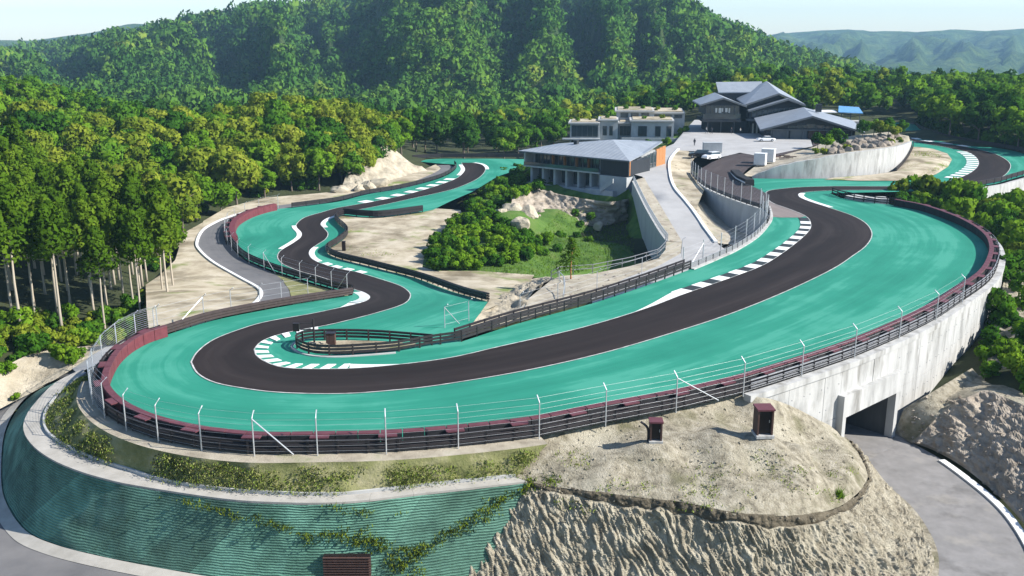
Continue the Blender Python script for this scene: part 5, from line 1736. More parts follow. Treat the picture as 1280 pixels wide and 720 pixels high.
kiosk('taller dark metal cabinet casting a shadow on the bare mound', P(953, 543, -0.75), 1.15, 1.85, R(3))
kiosk('smaller dark cabinet with a bent black pipe near the front fence', P(819, 551, -0.5), 0.85, 1.3, R(-2))
pp_ = P(810, 551, -0.5)
tag(MB().tube(cr([(pp_[0], pp_[1], pp_[2] - .1), (pp_[0], pp_[1], pp_[2] + .7), (pp_[0] - .15, pp_[1], pp_[2] + 1.1), (pp_[0] - .55, pp_[1] + .1, pp_[2] + 1.4)], 4), .09, 8).build('bent_pipe', M['black_rail']),
    'bent black pipe rising out of the mound beside the smaller dark cabinet', 'pipe')
# marshal point on the island
ic = P(393, 427.5, 0.1)
sg_ = wthing('signal_post', 'black signal board on a steel frame at the tip of the sandy island', 'signal', ic)
MB().tube([ic, (ic[0], ic[1], 2.3)], .09, 6).build('post', M['black_rail'], sg_)
MB().tube([(ic[0], ic[1], 1.9), (ic[0] - 1.2, ic[1] - .1, 1.9)], .05, 5).build('arm', M['black_rail'], sg_)
MB().tube([(ic[0], ic[1], 1.3), (ic[0] - 1.2, ic[1] - .1, 1.3)], .05, 5).build('arm', M['black_rail'], sg_)
MB().box((ic[0] - 1.55, ic[1] - .12, 1.55), (.55, .25, .75)).build('signal_box', M['kiosk_black'], sg_)
qc = P(414, 430.5, 0.1)
t = wthing('marshal_box', 'small dark box standing on the sandy island behind the rail', 'cabinet', qc)
MB().box((qc[0], qc[1], .62), (.8, .6, 1.1)).build('shell', M['timber_dark'], t)
MB().box((qc[0], qc[1], 1.2), (.9, .7, .06)).build('lid', M['kiosk_black'], t)
for i, (x, y) in enumerate(((388, 432), (397, 431), (402, 433), (407, 432))):
    o = link('stone', rock_p[i % 3])
    o.location = P(x, y, 0.15)
    o.scale = (.45, .3, .25)
    o.rotation_euler = (0, 0, i)
    tag(o, 'pale stone lying on the island sand by the signal post', 'stone', 'stones on the island')
bx_ = PB(430, 313)
t = wthing('bin', 'small black upright box alone on the inner sand', 'bin', bx_)
MB().box((bx_[0], bx_[1], bx_[2] + .7), (.55, .5, 1.4), 0, .92).build('shell', M['kiosk_black'], t)
MB().box((bx_[0], bx_[1], bx_[2] + 1.43), (.62, .56, .06)).build('lid', M['rubber'], t)
def person(label, loc, rz, shirt, trousers, stride=0.25, h=1.72):
    t = thing('person', label, 'person', loc, rz)
    k = h / 1.72
    v = [(0, 0, .95), (0, 0, 1.15), (0, 0, 1.40), (0, 0.0, 1.52), (0, .02, 1.60), (0, .02, 1.70)]
    r = [.15, .135, .16, .06, .09, .075]
    e = [(0, 1), (1, 2), (2, 3), (3, 4), (4, 5)]
    for s in (-1, 1):
        n = len(v)
        v += [(s * .10, 0, .88), (s * .10, s * stride * .5, .48), (s * .10, s * stride - .06, .06), (s * .10, s * stride + .1, .03)]
        r += [.10, .07, .05, .04]
        e += [(0, n), (n, n + 1), (n + 1, n + 2), (n + 2, n + 3)]
        n = len(v)
        v += [(s * .2, 0, 1.40), (s * .25, -s * stride * .3, 1.12), (s * .24, -s * stride * .6 + .05, .86), (s * .235, -s * stride * .6 + .08, .76)]
        r += [.065, .05, .04, .035]
        e += [(2, n), (n, n + 1), (n + 1, n + 2), (n + 2, n + 3)]
    me = bpy.data.meshes.new('body')
    me.from_pydata([(a * k, b * k, c * k) for a, b, c in v], e, [])
    me.materials.append(trousers)
    o = link('body', me, t)
    sk = o.modifiers.new('skin', 'SKIN')
    for i, q in enumerate(r):
        me.skin_vertices[0].data[i].radius = (q * k, q * k)
    me.skin_vertices[0].data[0].use_root = True
    ss = o.modifiers.new('sub', 'SUBSURF')
    ss.levels = ss.render_levels = 1
    MB().tube([(0, 0, .93 * k), (0, 0, 1.12 * k), (0, 0, 1.36 * k), (0, 0, 1.47 * k)], [.19 * k, .175 * k, .215 * k, .09 * k], 10).build('shirt', shirt, t)
    MB().tube([(0, .03, 1.53 * k), (0, .03, 1.60 * k), (0, .03, 1.66 * k)], [.075 * k, .105 * k, .085 * k], 8).build('face', M['skin'], t)
    MB().tube([(0, -.01, 1.60 * k), (0, 0, 1.68 * k), (0, .0, 1.735 * k)], [.112 * k, .108 * k, .05 * k], 8).build('hair', M['hair'], t)
    return t


for i, (x, y, lb, sh, tr) in enumerate([(868, 182, 'person in dark clothes walking alone across the pale forecourt', 'cloth_dark', 'cloth_dark'),
                                         (889.5, 167.2, 'person in dark clothes standing under the left end of the main house', 'cloth_dark', 'cloth_dark'),
                                         (883, 166.5, 'person in pale top waiting at the left corner of the house', 'cloth_pale', 'cloth_dark'),
                                         (914, 167.4, 'person in dark top near the middle of the house front', 'cloth_dark', 'cloth_dark'),
                                         (925, 167.6, 'person in pale top left of the entrance posts', 'cloth_pale', 'cloth_dark')]):
    person(lb, PH(x, y, hR, 0.04), i * 1.1, M[sh], M[tr])


# ------------------------------------------------------------ vegetation
def mesh_np(name, V, Q, mat, tint=None, nor=None, k=4):
    me = bpy.data.meshes.new(name)
    nv, nq = len(V), len(Q)
    me.vertices.add(nv)
    me.vertices.foreach_set('co', np.asarray(V, np.float32).ravel())
    me.loops.add(nq * k)
    me.loops.foreach_set('vertex_index', np.asarray(Q, np.int32).ravel())
    me.polygons.add(nq)
    me.polygons.foreach_set('loop_start', np.arange(0, nq * k, k, dtype=np.int32))
    me.materials.append(mat)
    if tint is not None:
        a = me.attributes.new('tint', 'FLOAT', 'POINT')
        a.data.foreach_set('value', np.asarray(tint, np.float32))
    me.update(calc_edges=True)
    if nor is not None:
        me.polygons.foreach_set('use_smooth', np.ones(nq, bool))
        me.normals_split_custom_set_from_vertices(nor.tolist())
    return me


def leaf_cloud(rng, centers, radii, per, size, up=0.25, flat=0.8, tint_lobe=0.6):
    """leaf quads scattered over lobes; returns verts, quads, tint"""
    n = len(centers) * per
    li = np.repeat(np.arange(len(centers)), per)
    d = rng.normal(size=(n, 3))
    d[:, 2] += up
    d /= np.linalg.norm(d, axis=1, keepdims=True)
    rr = radii[li][:, None] * (0.72 + 0.33 * rng.random((n, 1)))
    p = centers[li] + d * rr * np.array([1, 1, flat])
    nrm = d + rng.normal(size=(n, 3)) * 0.55
    nrm /= np.linalg.norm(nrm, axis=1, keepdims=True)
    ref = rng.normal(size=(n, 3))
    u = np.cross(nrm, ref)
    u /= np.maximum(np.linalg.norm(u, axis=1, keepdims=True), 1e-6)
    w = np.cross(nrm, u)
    s = size * (0.6 + 0.8 * rng.random((n, 1)))
    a = 0.65
    quad = np.stack([p - u * s, p - w * s * a, p + u * s, p + w * s * a], axis=1).reshape(-1, 3)
    Q = np.arange(n * 4).reshape(n, 4)
    lt = rng.random(len(centers))
    t = np.clip(lt[li] * tint_lobe + rng.random(n) * (1 - tint_lobe), 0, 1)
    nn = d * 0.85 + nrm * 0.3 + np.array([0, 0, 0.38])
    nn /= np.linalg.norm(nn, axis=1, keepdims=True)
    return quad, Q, np.repeat(t, 4), np.repeat(nn, 4, axis=0)


def broad_crown(seed, rx, hz, nl, per, size, z0):
    rng = np.random.default_rng(seed)
    c = []
    while len(c) < nl:
        q = rng.uniform(-1, 1, 3)
        r2 = q[0] ** 2 + q[1] ** 2 + (q[2] * 0.9) ** 2
        if 0.25 < r2 < 0.8 and q[2] > -0.75:
            c.append(q)
    c = np.array(c) * np.array([rx, rx, hz / 2]) * 0.85 + np.array([0, 0, z0 + hz / 2])
    rad = rx * rng.uniform(0.28, 0.48, nl)
    return leaf_cloud(rng, c, rad, per, size)


def cedar_crown(seed, rx, zlo, zhi, nl, per, size):
    rng = np.random.default_rng(seed)
    f = np.linspace(0, 1, nl)
    rr = (rx * (1 - f) ** 0.6 + 0.25) * rng.uniform(0.7, 1.2, nl)
    an = f * 40 + rng.random(nl) * 2
    k = rng.uniform(0.35, 0.75, nl)
    c = np.stack([np.cos(an) * rr * k, np.sin(an) * rr * k, zlo + (zhi - zlo) * f], axis=1)
    return leaf_cloud(rng, c, rr * 0.55 + 0.2, per, size, up=0.1, flat=0.9)


def trunk_mesh(seed, h, r, mat, limbs=4, crown_r=2.0, name='trunk'):
    rnd = random.Random(seed)
    m = MB()
    pts = [(0.12 * math.sin(i * 1.3 + seed) * i / 5, 0.12 * math.cos(i * 1.7 + seed) * i / 5, -0.5 + (h + 0.5) * i / 5) for i in range(6)]
    m.tube(pts, [r * (1.25 if i == 0 else 1 - 0.14 * i) for i in range(6)], 6)
    for k in range(limbs):
        z = h * rnd.uniform(0.45, 0.85)
        a = rnd.uniform(0, 6.28)
        L = crown_r * rnd.uniform(0.5, 0.85)
        m.tube([(0, 0, z), (math.cos(a) * L * .5, math.sin(a) * L * .5, z + L * .45), (math.cos(a) * L, math.sin(a) * L, z + L * .7)], [r * .5, r * .32, r * .12], 4)
    return m.mesh(name, mat, True)


class Kind:
    def __init__(s, crowns, trunks, mat, far=None):
        s.crowns = []
        for V, Q, t, nn in crowns:
            s.crowns.append(mesh_np('crown', V, Q, M[mat], t, nn))
        s.trunks = trunks
        s.far = far


tb_ = [trunk_mesh(i, 6.5, 0.24, M['bark'], 5, 3.2) for i in range(3)]
tc_ = [trunk_mesh(i, 12.8, 0.17, M['cedar_bark'], 0) for i in range(3)]
K = {}
K['green'] = Kind([broad_crown(10 + i, 4.0, 7.0, 22, 85, 0.42, 2.6) for i in range(4)], tb_, 'leaf_green')
K['bloom'] = Kind([broad_crown(30 + i, 4.3, 7.2, 24, 85, 0.42, 2.6) for i in range(4)], tb_, 'leaf_bloom')
K['bright'] = Kind([broad_crown(50 + i, 3.6, 6.6, 20, 85, 0.42, 2.4) for i in range(3)], tb_, 'leaf_bright')
K['dark'] = Kind([broad_crown(70 + i, 3.8, 8.2, 22, 85, 0.42, 2.2) for i in range(3)], tb_, 'leaf_dark')
K['cedar'] = Kind([cedar_crown(90 + i, 2.15, 8.9, 14.0, 17, 105, 0.25) for i in range(4)], tc_, 'leaf_cedar')
shrubs = {}
for j, m_ in enumerate(('leaf_green', 'leaf_bright', 'leaf_bloom', 'leaf_dark')):
    shrubs[m_] = []
    for i in range(3):
        V, Q, t_, nn = broad_crown(120 + i * 7 + j, 1.0, 1.25, 10, 75, 0.14, 0.0)
        shrubs[m_].append(mesh_np('foliage', V, Q, M[m_], t_, nn))
sm_trunk = trunk_mesh(5, 0.5, 0.05, M['bark'], 2, 0.6, 'stem')


def tree(name, kn, loc, s, label, group, rz=None, sz=1.0):
    k = K[kn]
    t = thing(name, label, 'tree', loc, random.uniform(0, 6.28) if rz is None else rz, group)
    t.scale = (s, s, s * sz)
    link('trunk', random.choice(k.trunks), t)
    link('crown', random.choice(k.crowns), t)
    return t


def shrub(mat, loc, s, label, group, sz=1.0):
    t = thing('shrub', label, 'shrub', loc, random.uniform(0, 6.28), group)
    t.scale = (s, s, s * sz)
    link('stem', sm_trunk, t)
    link('foliage', random.choice(shrubs[mat]), t)
    return t


def XD(px, d):                     # ground point at distance d on the bearing of photo column px
    return ((px - 640.0) / FPX / 1.02 * d, d)


def scatter(pxr, dlo, dhi, spacing, n_try, seed):
    rng = random.Random(seed)
    cell = {}
    out = []
    for _ in range(n_try):
        px = rng.uniform(*pxr)
        lo = np.interp(px, [a for a, b in dlo], [b for a, b in dlo])
        hi = np.interp(px, [a for a, b in dhi], [b for a, b in dhi])
        d = math.sqrt(rng.uniform(lo * lo, hi * hi))
        x, y = XD(px, d)
        c = (int(x // spacing), int(y // spacing))
        if any((x - q[0]) ** 2 + (y - q[1]) ** 2 < spacing ** 2 for i in (-1, 0, 1) for j in (-1, 0, 1) for q in cell.get((c[0] + i, c[1] + j), ())):
            continue
        cell.setdefault(c, []).append((x, y))
        out.append((x, y, px, d))
    return out


ZONES = [
    ('cedar_tree', (-120, 196), [(-120, 92), (0, 101), (100, 103), (185, 111), (196, 115)], [(-120, 170), (0, 163), (60, 152), (120, 138), (196, 124)], 3.4, ['cedar'], (0.85, 1.12),
     'tall cedar with bare pale trunk on the front edge of the plantation', 'cedars of the plantation', 1),
    ('broadleaf_tree', (-150, 150), [(-150, 175), (0, 168), (60, 158), (120, 146), (150, 142)], [(-150, 330), (150, 310)], 6.4, ['bright', 'bright', 'green', 'bright', 'bloom'], (0.8, 1.1),
     'leafy tree on the hillside above the cedar plantation', 'broadleaf trees of the left hillside', 2),
    ('broadleaf_tree', (150, 500), [(150, 142), (185, 140), (200, 155), (247, 174), (283, 190), (333, 203), (400, 211), (470, 228), (500, 245)], [(150, 300), (500, 285)], 5.4, ['bloom', 'bright', 'bloom', 'bright', 'green', 'bloom'], (0.8, 1.15),
     'rounded tree on the middle ridge behind the lower loop', 'broadleaf trees of the middle ridge', 0),
    ('broadleaf_tree', (430, 840), [(430, 300), (520, 268), (640, 262), (700, 300), (840, 330)], [(430, 420), (840, 420)], 9.0, ['green', 'dark', 'bloom', 'green'], (0.9, 1.35),
     'tree in the valley wood behind the far barrier', 'trees of the valley wood', 3),
    ('broadleaf_tree', (-60, 480), [(-60, 332), (150, 308), (480, 290)], [(-60, 455), (480, 455)], 8.0, ['dark', 'dark', 'green', 'dark'], (0.9, 1.25),
     'tree in the dip between the middle ridge and the mountain', 'trees behind the middle ridge', 3),
    ('broadleaf_tree', (790, 1170), [(790, 335), (900, 318), (1030, 318), (1100, 330), (1170, 350)], [(790, 430), (1170, 430)], 8.2, ['bright', 'green', 'bloom', 'dark', 'green'], (0.9, 1.3),
     'tree in the wood rising behind the main house', 'trees behind the main house', 2),
    ('broadleaf_tree', (1150, 1420), [(1150, 330), (1165, 285), (1200, 258), (1240, 244), (1280, 232), (1420, 210)], [(1150, 420), (1420, 360)], 6.4, ['bright', 'green', 'dark', 'green', 'bright'], (0.9, 1.3),
     'tall tree in the wood bordering the distant loop', 'trees beside the distant loop', 1),
    ('broadleaf_tree', (1262, 1420), [(1262, 104), (1420, 96)], [(1262, 150), (1420, 150)], 5.0, ['bright', 'green'], (0.4, 0.6),
     'low tree right of the white retaining wall', 'trees right of the retaining wall', 0),
]
picked = []
for zi, (nm, pxr, lo, hi, sp, kinds, sc, lab, grp, pr) in enumerate(ZONES):
    for (x, y, px, d) in scatter(pxr, lo, hi, sp, 5000, 100 + zi):
        vis = -10 < px < 1290
        picked.append((d + (0 if vis else 2000), zi, x, y, px, d))
picked.sort()
rest = []
KD = {'green': 'mid-green', 'bloom': 'yellow-blossomed', 'bright': 'bright green', 'dark': 'dark green', 'cedar': 'slim'}
n_c = n_b = 0
for n, (key, zi, x, y, px, d) in enumerate(picked):
    nm, pxr, lo, hi, sp, kinds, sc, lab, grp, pr = ZONES[zi]
    kn = random.choice(kinds)
    s = random.uniform(*sc)
    z = terrain(x, y) - 0.2
    if kn == 'cedar':
        n_c += 1
        one = n_c <= 200
        dl = np.interp(px, [a for a, b in lo], [b for a, b in lo])
        lb = lab if d < dl + 14 else 'slim cedar deeper inside the plantation, only its crown showing'
    else:
        n_b += 1
        one = n_b <= 290
        lb = KD[kn] + ' ' + lab
    if one:
        tree(nm, kn, (x, y, z), s, lb, grp, None, random.uniform(0.88, 1.12))
    else:
        rest.append((x, y, z, s, kn))

# the remaining woodland as masses
far_t = {'cedar': 0, 'green': 1, 'bright': 2, 'dark': 3, 'bloom': 4}
tmpl = {k_: [broad_crown(200 + i + 10 * far_t[k_], 4.0, 7.4, 14, 27, 0.68, 2.2) if k_ != 'cedar' else cedar_crown(200 + i, 2.1, 5, 16.5, 14, 30, 0.5) for i in range(3)] for k_ in far_t}
for k_ in far_t:
    it = [r for r in rest if r[4] == k_]
    if not it:
        continue
    Vs, Qs, Ts, Ns = [], [], [], []
    n0 = 0
    for (x, y, z, s, _) in it:
        V, Q, t, nn = random.choice(tmpl[k_])
        a = random.uniform(0, 6.28)
        rot = np.array([[math.cos(a), -math.sin(a), 0], [math.sin(a), math.cos(a), 0], [0, 0, 1]])
        Vs.append(V @ rot.T * s + np.array([x, y, z]))
        Ns.append(nn @ rot.T)
        Qs.append(Q + n0)
        Ts.append(np.clip(t * 0.6 + random.random() * 0.4, 0, 1))
        n0 += len(V)
    o = link('woodland', mesh_np('woodland', np.concatenate(Vs), np.concatenate(Qs), M[{'cedar': 'leaf_cedar', 'green': 'leaf_green', 'bright': 'leaf_bright', 'dark': 'leaf_dark', 'bloom': 'leaf_bloom'}[k_]], np.concatenate(Ts), np.concatenate(Ns)))
    o['kind'] = 'stuff'

# ------------------------------------------------------------ far hills
s1x = [-500, -200, 0, 60, 140, 200, 240, 290, 340, 400, 430, 480, 540, 600, 680, 740, 800, 840, 880, 920, 960, 1010, 1060, 1100, 1140, 1200, 1500, 1900]
s1y = [70, 66, 63, 57, 46, 36, 25, 16, 11, 8, 1, -14, -28, -38, -40, -30, -12, 2, 18, 38, 50, 64, 77, 86, 94, 98, 100, 100]
s2x = [-500, 0, 40, 90, 120, 145, 165, 185, 215, 260, 400, 860, 930, 965, 1000, 1030, 1060, 1090, 1120, 1155, 1190, 1230, 1280, 1400, 1900]
s2y = [52, 49, 50, 44, 40, 34, 30, 31, 36, 44, 60, 60, 48, 43, 41, 39, 38, 41, 39, 41, 37, 39, 36, 40, 42]


def hills(px, d):
    x, y = (px - 640.0) / FPX / 1.034 * d, d
    dr = 1250 + 60 * math.sin(px * .01)
    zr = 27 - (np.interp(px, s1x, s1y) - 45) / FPX * dr - 9
    base = -14 - 40 * sstep(1000, 1150, px)
    s = (d - 540) / (dr - 540)
    if s <= 0:
        z1 = -13 + (base + 13) * sstep(440, 540, d) * 0.3
    elif s <= 1:
        q = s ** 0.85
        wx = px / 125.0 + 0.9 * s + 0.5 * fbm(px / 200., d / 500., 5, 3)
        spur = (0.5 - abs(fbm(wx, s * 0.7, 1.7, 4))) * 1.4 - 0.35
        z1 = base + (zr - base) * q + spur * 115 * math.sin(math.pi * min(1, s)) * (0.35 + 0.65 * min(1, max(0, zr) / 60))
        z1 += 8 * fbm(x * .006, y * .006, 2, 4) * math.sin(math.pi * s)
    else:
        z1 = zr - (zr + 60) * sstep(1, 1.7, s)
    if s > -0.1:
        z1 = min(z1, 27 - (np.interp(px, s1x, s1y) - 45) / FPX * d - 11)
    d2 = 2600 if px < 560 else 3900
    if px < 560:
        z2r = 27 - (np.interp(px, s2x, s2y) - 45) / FPX * d2
    else:
        z2r = 27 - (np.interp(px, s2x, s2y) - 45) / FPX * d2
    t = (d - d2 * 0.5) / (d2 * 0.5)
    z2 = -70
    if t > 0:
        z2 = -62 + (z2r + 62) * min(1, t) ** 1.1 + 75 * (0.45 - abs(fbm(px / 60. + 3, t * 2.2, 7, 5)) * 1.6) * math.sin(math.pi * min(1, t)) + 10 * fbm(x * .003, y * .003, 3, 4)
        if t > 1:
            z2 = z2r + 6 * fbm(x * .003, y * .003, 3, 4) - 40 * sstep(1, 1.5, t)
    return x, y, max(z1, z2)


pxs = np.arange(-560, 1860, 9.0)
ds = list(np.geomspace(430, 1400, 90)) + list(np.geomspace(1430, 5200, 60))
Vh = []
HZ = np.zeros((len(ds), len(pxs)))
for i, d in enumerate(ds):
    for j, px in enumerate(pxs):
        x, y, z = hills(px, d)
        HZ[i, j] = z
        Vh.append((x, y, z))
nx = len(pxs)
Qh = [(i * nx + j, i * nx + j + 1, (i + 1) * nx + j + 1, (i + 1) * nx + j) for i in range(len(ds) - 1) for j in range(nx - 1)]
M['far_forest'] = nmat('far_forest', [(0.012, 0.035, 0.012), (0.04, 0.09, 0.02), (0.11, 0.16, 0.035)], 0.016, 1.0, 1.0, 0.035, bdist=25, contrast=0.16, detail=10)
ho = link('hills', mesh_np('hills', Vh, Qh, M['far_forest']))
ho.data.polygons.foreach_set('use_smooth', [True] * len(Qh))
setting(ho)


def canopy(seed, n, size):
    rng = np.random.default_rng(seed)
    c = []
    while len(c) < 6:
        q = rng.uniform(-1, 1, 3)
        if q[0] ** 2 + q[1] ** 2 < 0.6 and q[2] > -0.4:
            c.append(q)
    c = np.array(c) * np.array([0.8, 0.8, 0.45]) + np.array([0, 0, 0.45])
    return leaf_cloud(rng, c, rng.uniform(0.35, 0.6, 6), n // 6, size, up=0.5, flat=0.8)


ct = [canopy(300 + i, 126, 0.15) for i in range(6)]
ct_far = [canopy(320 + i, 66, 0.21) for i in range(6)]
rng = np.random.default_rng(5)
Vs, Qs, Ts, Ns = [], [], [], []
n0 = 0
cnt = 0
d = 445.0
li_ = np.log(np.array(ds))
while d < 1330:
    cs = 7.4 + 2.6 * (d / 1000)
    stepx = cs * 0.92 / d * FPX * 1.034
    row = np.arange(-130 + rng.random() * stepx, 1420, stepx)
    for px in row:
        p_, dd = px + rng.uniform(-.45, .45) * stepx, d + rng.uniform(-.45, .45) * cs
        if dd > 1000 and (p_ > 1180):
            continue
        i = int(np.searchsorted(ds, dd)) - 1
        i = max(0, min(len(ds) - 2, i))
        j = int((p_ - pxs[0]) / 9.0)
        f = (dd - ds[i]) / (ds[i + 1] - ds[i])
        h = (p_ - pxs[0]) / 9.0 - j
        z = (HZ[i, j] * (1 - h) + HZ[i, j + 1] * h) * (1 - f) + (HZ[i + 1, j] * (1 - h) + HZ[i + 1, j + 1] * h) * f
        x = (p_ - 640.0) / FPX / 1.034 * dd
        s = cs * float(rng.choice([.45, .6, .75, .95]) * rng.uniform(.85, 1.15))
        V, Q, t, nn = (ct if dd < 740 else ct_far)[cnt % 6]
        a = rng.uniform(0, 6.28)
        ca, sa = math.cos(a) * s, math.sin(a) * s
        Nw = nn.copy()
        Nw[:, 0] = (nn[:, 0] * ca - nn[:, 1] * sa) / s
        Nw[:, 1] = (nn[:, 0] * sa + nn[:, 1] * ca) / s
        Ns.append(Nw)
        W = np.empty_like(V)
        W[:, 0] = V[:, 0] * ca - V[:, 1] * sa + x
        W[:, 1] = V[:, 0] * sa + V[:, 1] * ca + dd
        W[:, 2] = V[:, 2] * s * rng.uniform(0.9, 1.6) + z - 0.5
        grove = 0.5 + 0.9 * noise.noise((x * .012, dd * .012, 0.3))
        tt = t * 0.25 + 0.75 * np.clip(rng.beta(2, 3) * 0.6 + grove * 0.4, 0, 1)
        Vs.append(W)
        Qs.append(Q + n0)
        Ts.append(tt)
        n0 += len(V)
        cnt += 1
    d += cs * 0.92
o = link('hill_forest', mesh_np('hill_forest', np.concatenate(Vs), np.concatenate(Qs), M['leaf_far'], np.concatenate(Ts), np.concatenate(Ns)))
o['kind'] = 'stuff'
print('canopies', cnt, 'individual trees', min(300, len(picked)), n_c, n_b, 'rest', len(rest))

# haze
HX = 5200
hz = MB().box((0, 2700, 10), (2 * HX, 6200, 330))
hm = bpy.data.materials.new('haze')
hm.use_nodes = True
hn = hm.node_tree
hn.nodes.clear()
ho_ = hn.nodes.new('ShaderNodeOutputMaterial')
pv = hn.nodes.new('ShaderNodeVolumePrincipled')
pv.inputs['Color'].default_value = (0.42, 0.72, 1.0, 1)
pv.inputs['Density'].default_value = 0.00012
pv.inputs['Anisotropy'].default_value = 0.0
hn.links.new(pv.outputs[0], ho_.inputs['Volume'])
haze = hz.build('haze', hm)
haze['kind'] = 'stuff'

# ------------------------------------------------------------ undergrowth, planting and grass
setting(loft('rock_cutting', [cr([PD(438, 205, 226), PD(462, 168, 240), PD(478, 172, 240), PD(497, 190, 238), PD(516, 205, 236), PD(534, 213, 236)], 5), cr([PB(425, 240), PB(445, 237), PB(470, 230), PB(497, 223), PB(517, 217), PB(535, 213)], 5)], M['rock'], 60, 20, 0.9, 0.25, fold=0.8))
for i, (x, y, s_, lb) in enumerate([(424, 238, 1.6, 'low pale boulder at the left end of the row below the cutting'), (450, 236, 1.3, 'pale boulder in the middle of the row below the rock cutting'), (460, 234, 1.9, 'biggest pale boulder below the rock cutting'), (474, 231, 2.2, 'pale boulder at the right end of the row, against the cutting')]):
    o = link('boulder', rock_p[i % 3])
    o.location = PB(x, y, 0.3)
    o.scale = (s_ * 1.4, s_, s_ * .8)
    o.rotation_euler = (0, .1 * i, i)
    tag(o, lb, 'boulder')


def sample_px(poly, spacing, n, seed, h, dz=0.0):
    rng = random.Random(seed)
    xs, ys = [p[0] for p in poly], [p[1] for p in poly]
    out = []
    for _ in range(n):
        x, y = rng.uniform(min(xs), max(xs)), rng.uniform(min(ys), max(ys))
        if not in_poly(x, y, poly):
            continue
        p = h(x, y)
        if all((p[0] - q[0]) ** 2 + (p[1] - q[1]) ** 2 > spacing ** 2 for q in out):
            out.append(p)
    return out


from mathutils.bvhtree import BVHTree


def tree_of(o):
    off = o.parent.location if o.parent else Vector((0, 0, 0))
    return BVHTree.FromPolygons([v.co + off for v in o.data.vertices], [tuple(p.vertices) for p in o.data.polygons])


def caster(names, strict=False):
    ts = [tree_of(bpy.data.objects[n]) for n in names]

    def f(px, py):
        r = Vector(ray(px, py)).normalized()
        best = None
        for t_ in ts:
            hit = t_.ray_cast(Vector((0, 0, CAM_H)), r)
            if hit[0] is not None and (best is None or hit[3] < best[1]):
                best = (hit[0], hit[3])
        return tuple(best[0]) if best else (None if strict else P(px, py, -5))
    return f


c_gr = caster(['ground', 'dirt_bank', 'bank_road'])
c_lawn = caster(['lawn_hollow', 'ground', 'rock_apron'])
c_right = caster(['ground', 'bank_top', 'wall_foot_earth'])
MT = ['leaf_bright', 'leaf_green', 'leaf_bright', 'leaf_bloom', 'leaf_green']
LB = {'leaf_bright': 'bright green', 'leaf_green': 'mid green', 'leaf_bloom': 'yellow-green', 'leaf_dark': 'dark green'}
for i, p in enumerate(sample_px([(-15, 402), (60, 400), (150, 396), (188, 372), (196, 412), (178, 418), (140, 432), (95, 436), (60, 440), (30, 448), (-15, 470)], 1.7, 500, 3, c_gr)):
    m_ = random.choice(MT)
    shrub(m_, (p[0], p[1], p[2] - .1), random.uniform(0.9, 1.7), LB[m_] + ' bushy shrub below the cedar trunks, above the pale dirt bank', 'shrubs below the cedars', random.uniform(.8, 1.3))
for i, (x, y, s_) in enumerate([(72, 447, 1.0), (84, 451, 1.2), (96, 449, .9), (88, 455, .7), (8, 466, 1.0), (20, 500, .5)]):
    p = c_gr(x, y)
    shrub('leaf_bright', p, s_, ['leftmost shrub of the clump on the pale dirt bank', 'largest shrub of the clump on the pale dirt bank', 'right-hand shrub of the clump on the dirt bank', 'smallest shrub at the bottom of the dirt bank clump', 'shrub at the far left end of the dirt bank top', 'tiny shrub low on the dirt bank at the picture edge'][i], 'shrubs on the dirt bank')
for i, p in enumerate(sample_px([(160, 395), (196, 378), (202, 404), (168, 424)], 1.2, 60, 31, c_gr)):
    shrub('leaf_green', p, random.uniform(.8, 1.3), 'mid green shrub behind the wire fence of the hairpin', 'shrubs behind the hairpin fence')
for i, p in enumerate(sample_px([(185, 352), (212, 305), (232, 285), (280, 258), (330, 244), (400, 238), (395, 226), (320, 236), (230, 268), (200, 300), (184, 340)], 2.2, 220, 4, c_gr)):
    m_ = random.choice(MT)
    shrub(m_, (p[0], p[1], p[2] - .1), random.uniform(1.0, 2.0), LB[m_] + ' shrub at the foot of the ridge trees along the sandy verge', 'shrubs along the sandy verge')
# shrubs of the hollow below the clubhouse
for i, p in enumerate(sample_px([(530, 325), (548, 298), (566, 284), (582, 266), (612, 262), (640, 285), (668, 300), (690, 300), (676, 322), (640, 332), (600, 337), (545, 337)], 1.55, 500, 6, c_lawn)):
    m_ = random.choice(['leaf_green', 'leaf_bright', 'leaf_bright'])
    shrub(m_, (p[0], p[1], p[2] - .1), random.uniform(1.0, 1.75), LB[m_] + ' shrub in the sunlit thicket above the inner sand', 'shrubs of the hollow')
for i, p in enumerate(sample_px([(575, 262), (600, 240), (640, 212), (668, 210), (690, 232), (650, 246), (620, 262), (600, 266)], 1.5, 300, 8, c_lawn)):
    m_ = random.choice(['leaf_green', 'leaf_green', 'leaf_bright', 'leaf_dark'])
    shrub(m_, (p[0], p[1], p[2] - .1), random.uniform(0.9, 1.7), LB[m_] + ' shrub on the slope beside the left end of the clubhouse', 'shrubs by the clubhouse')
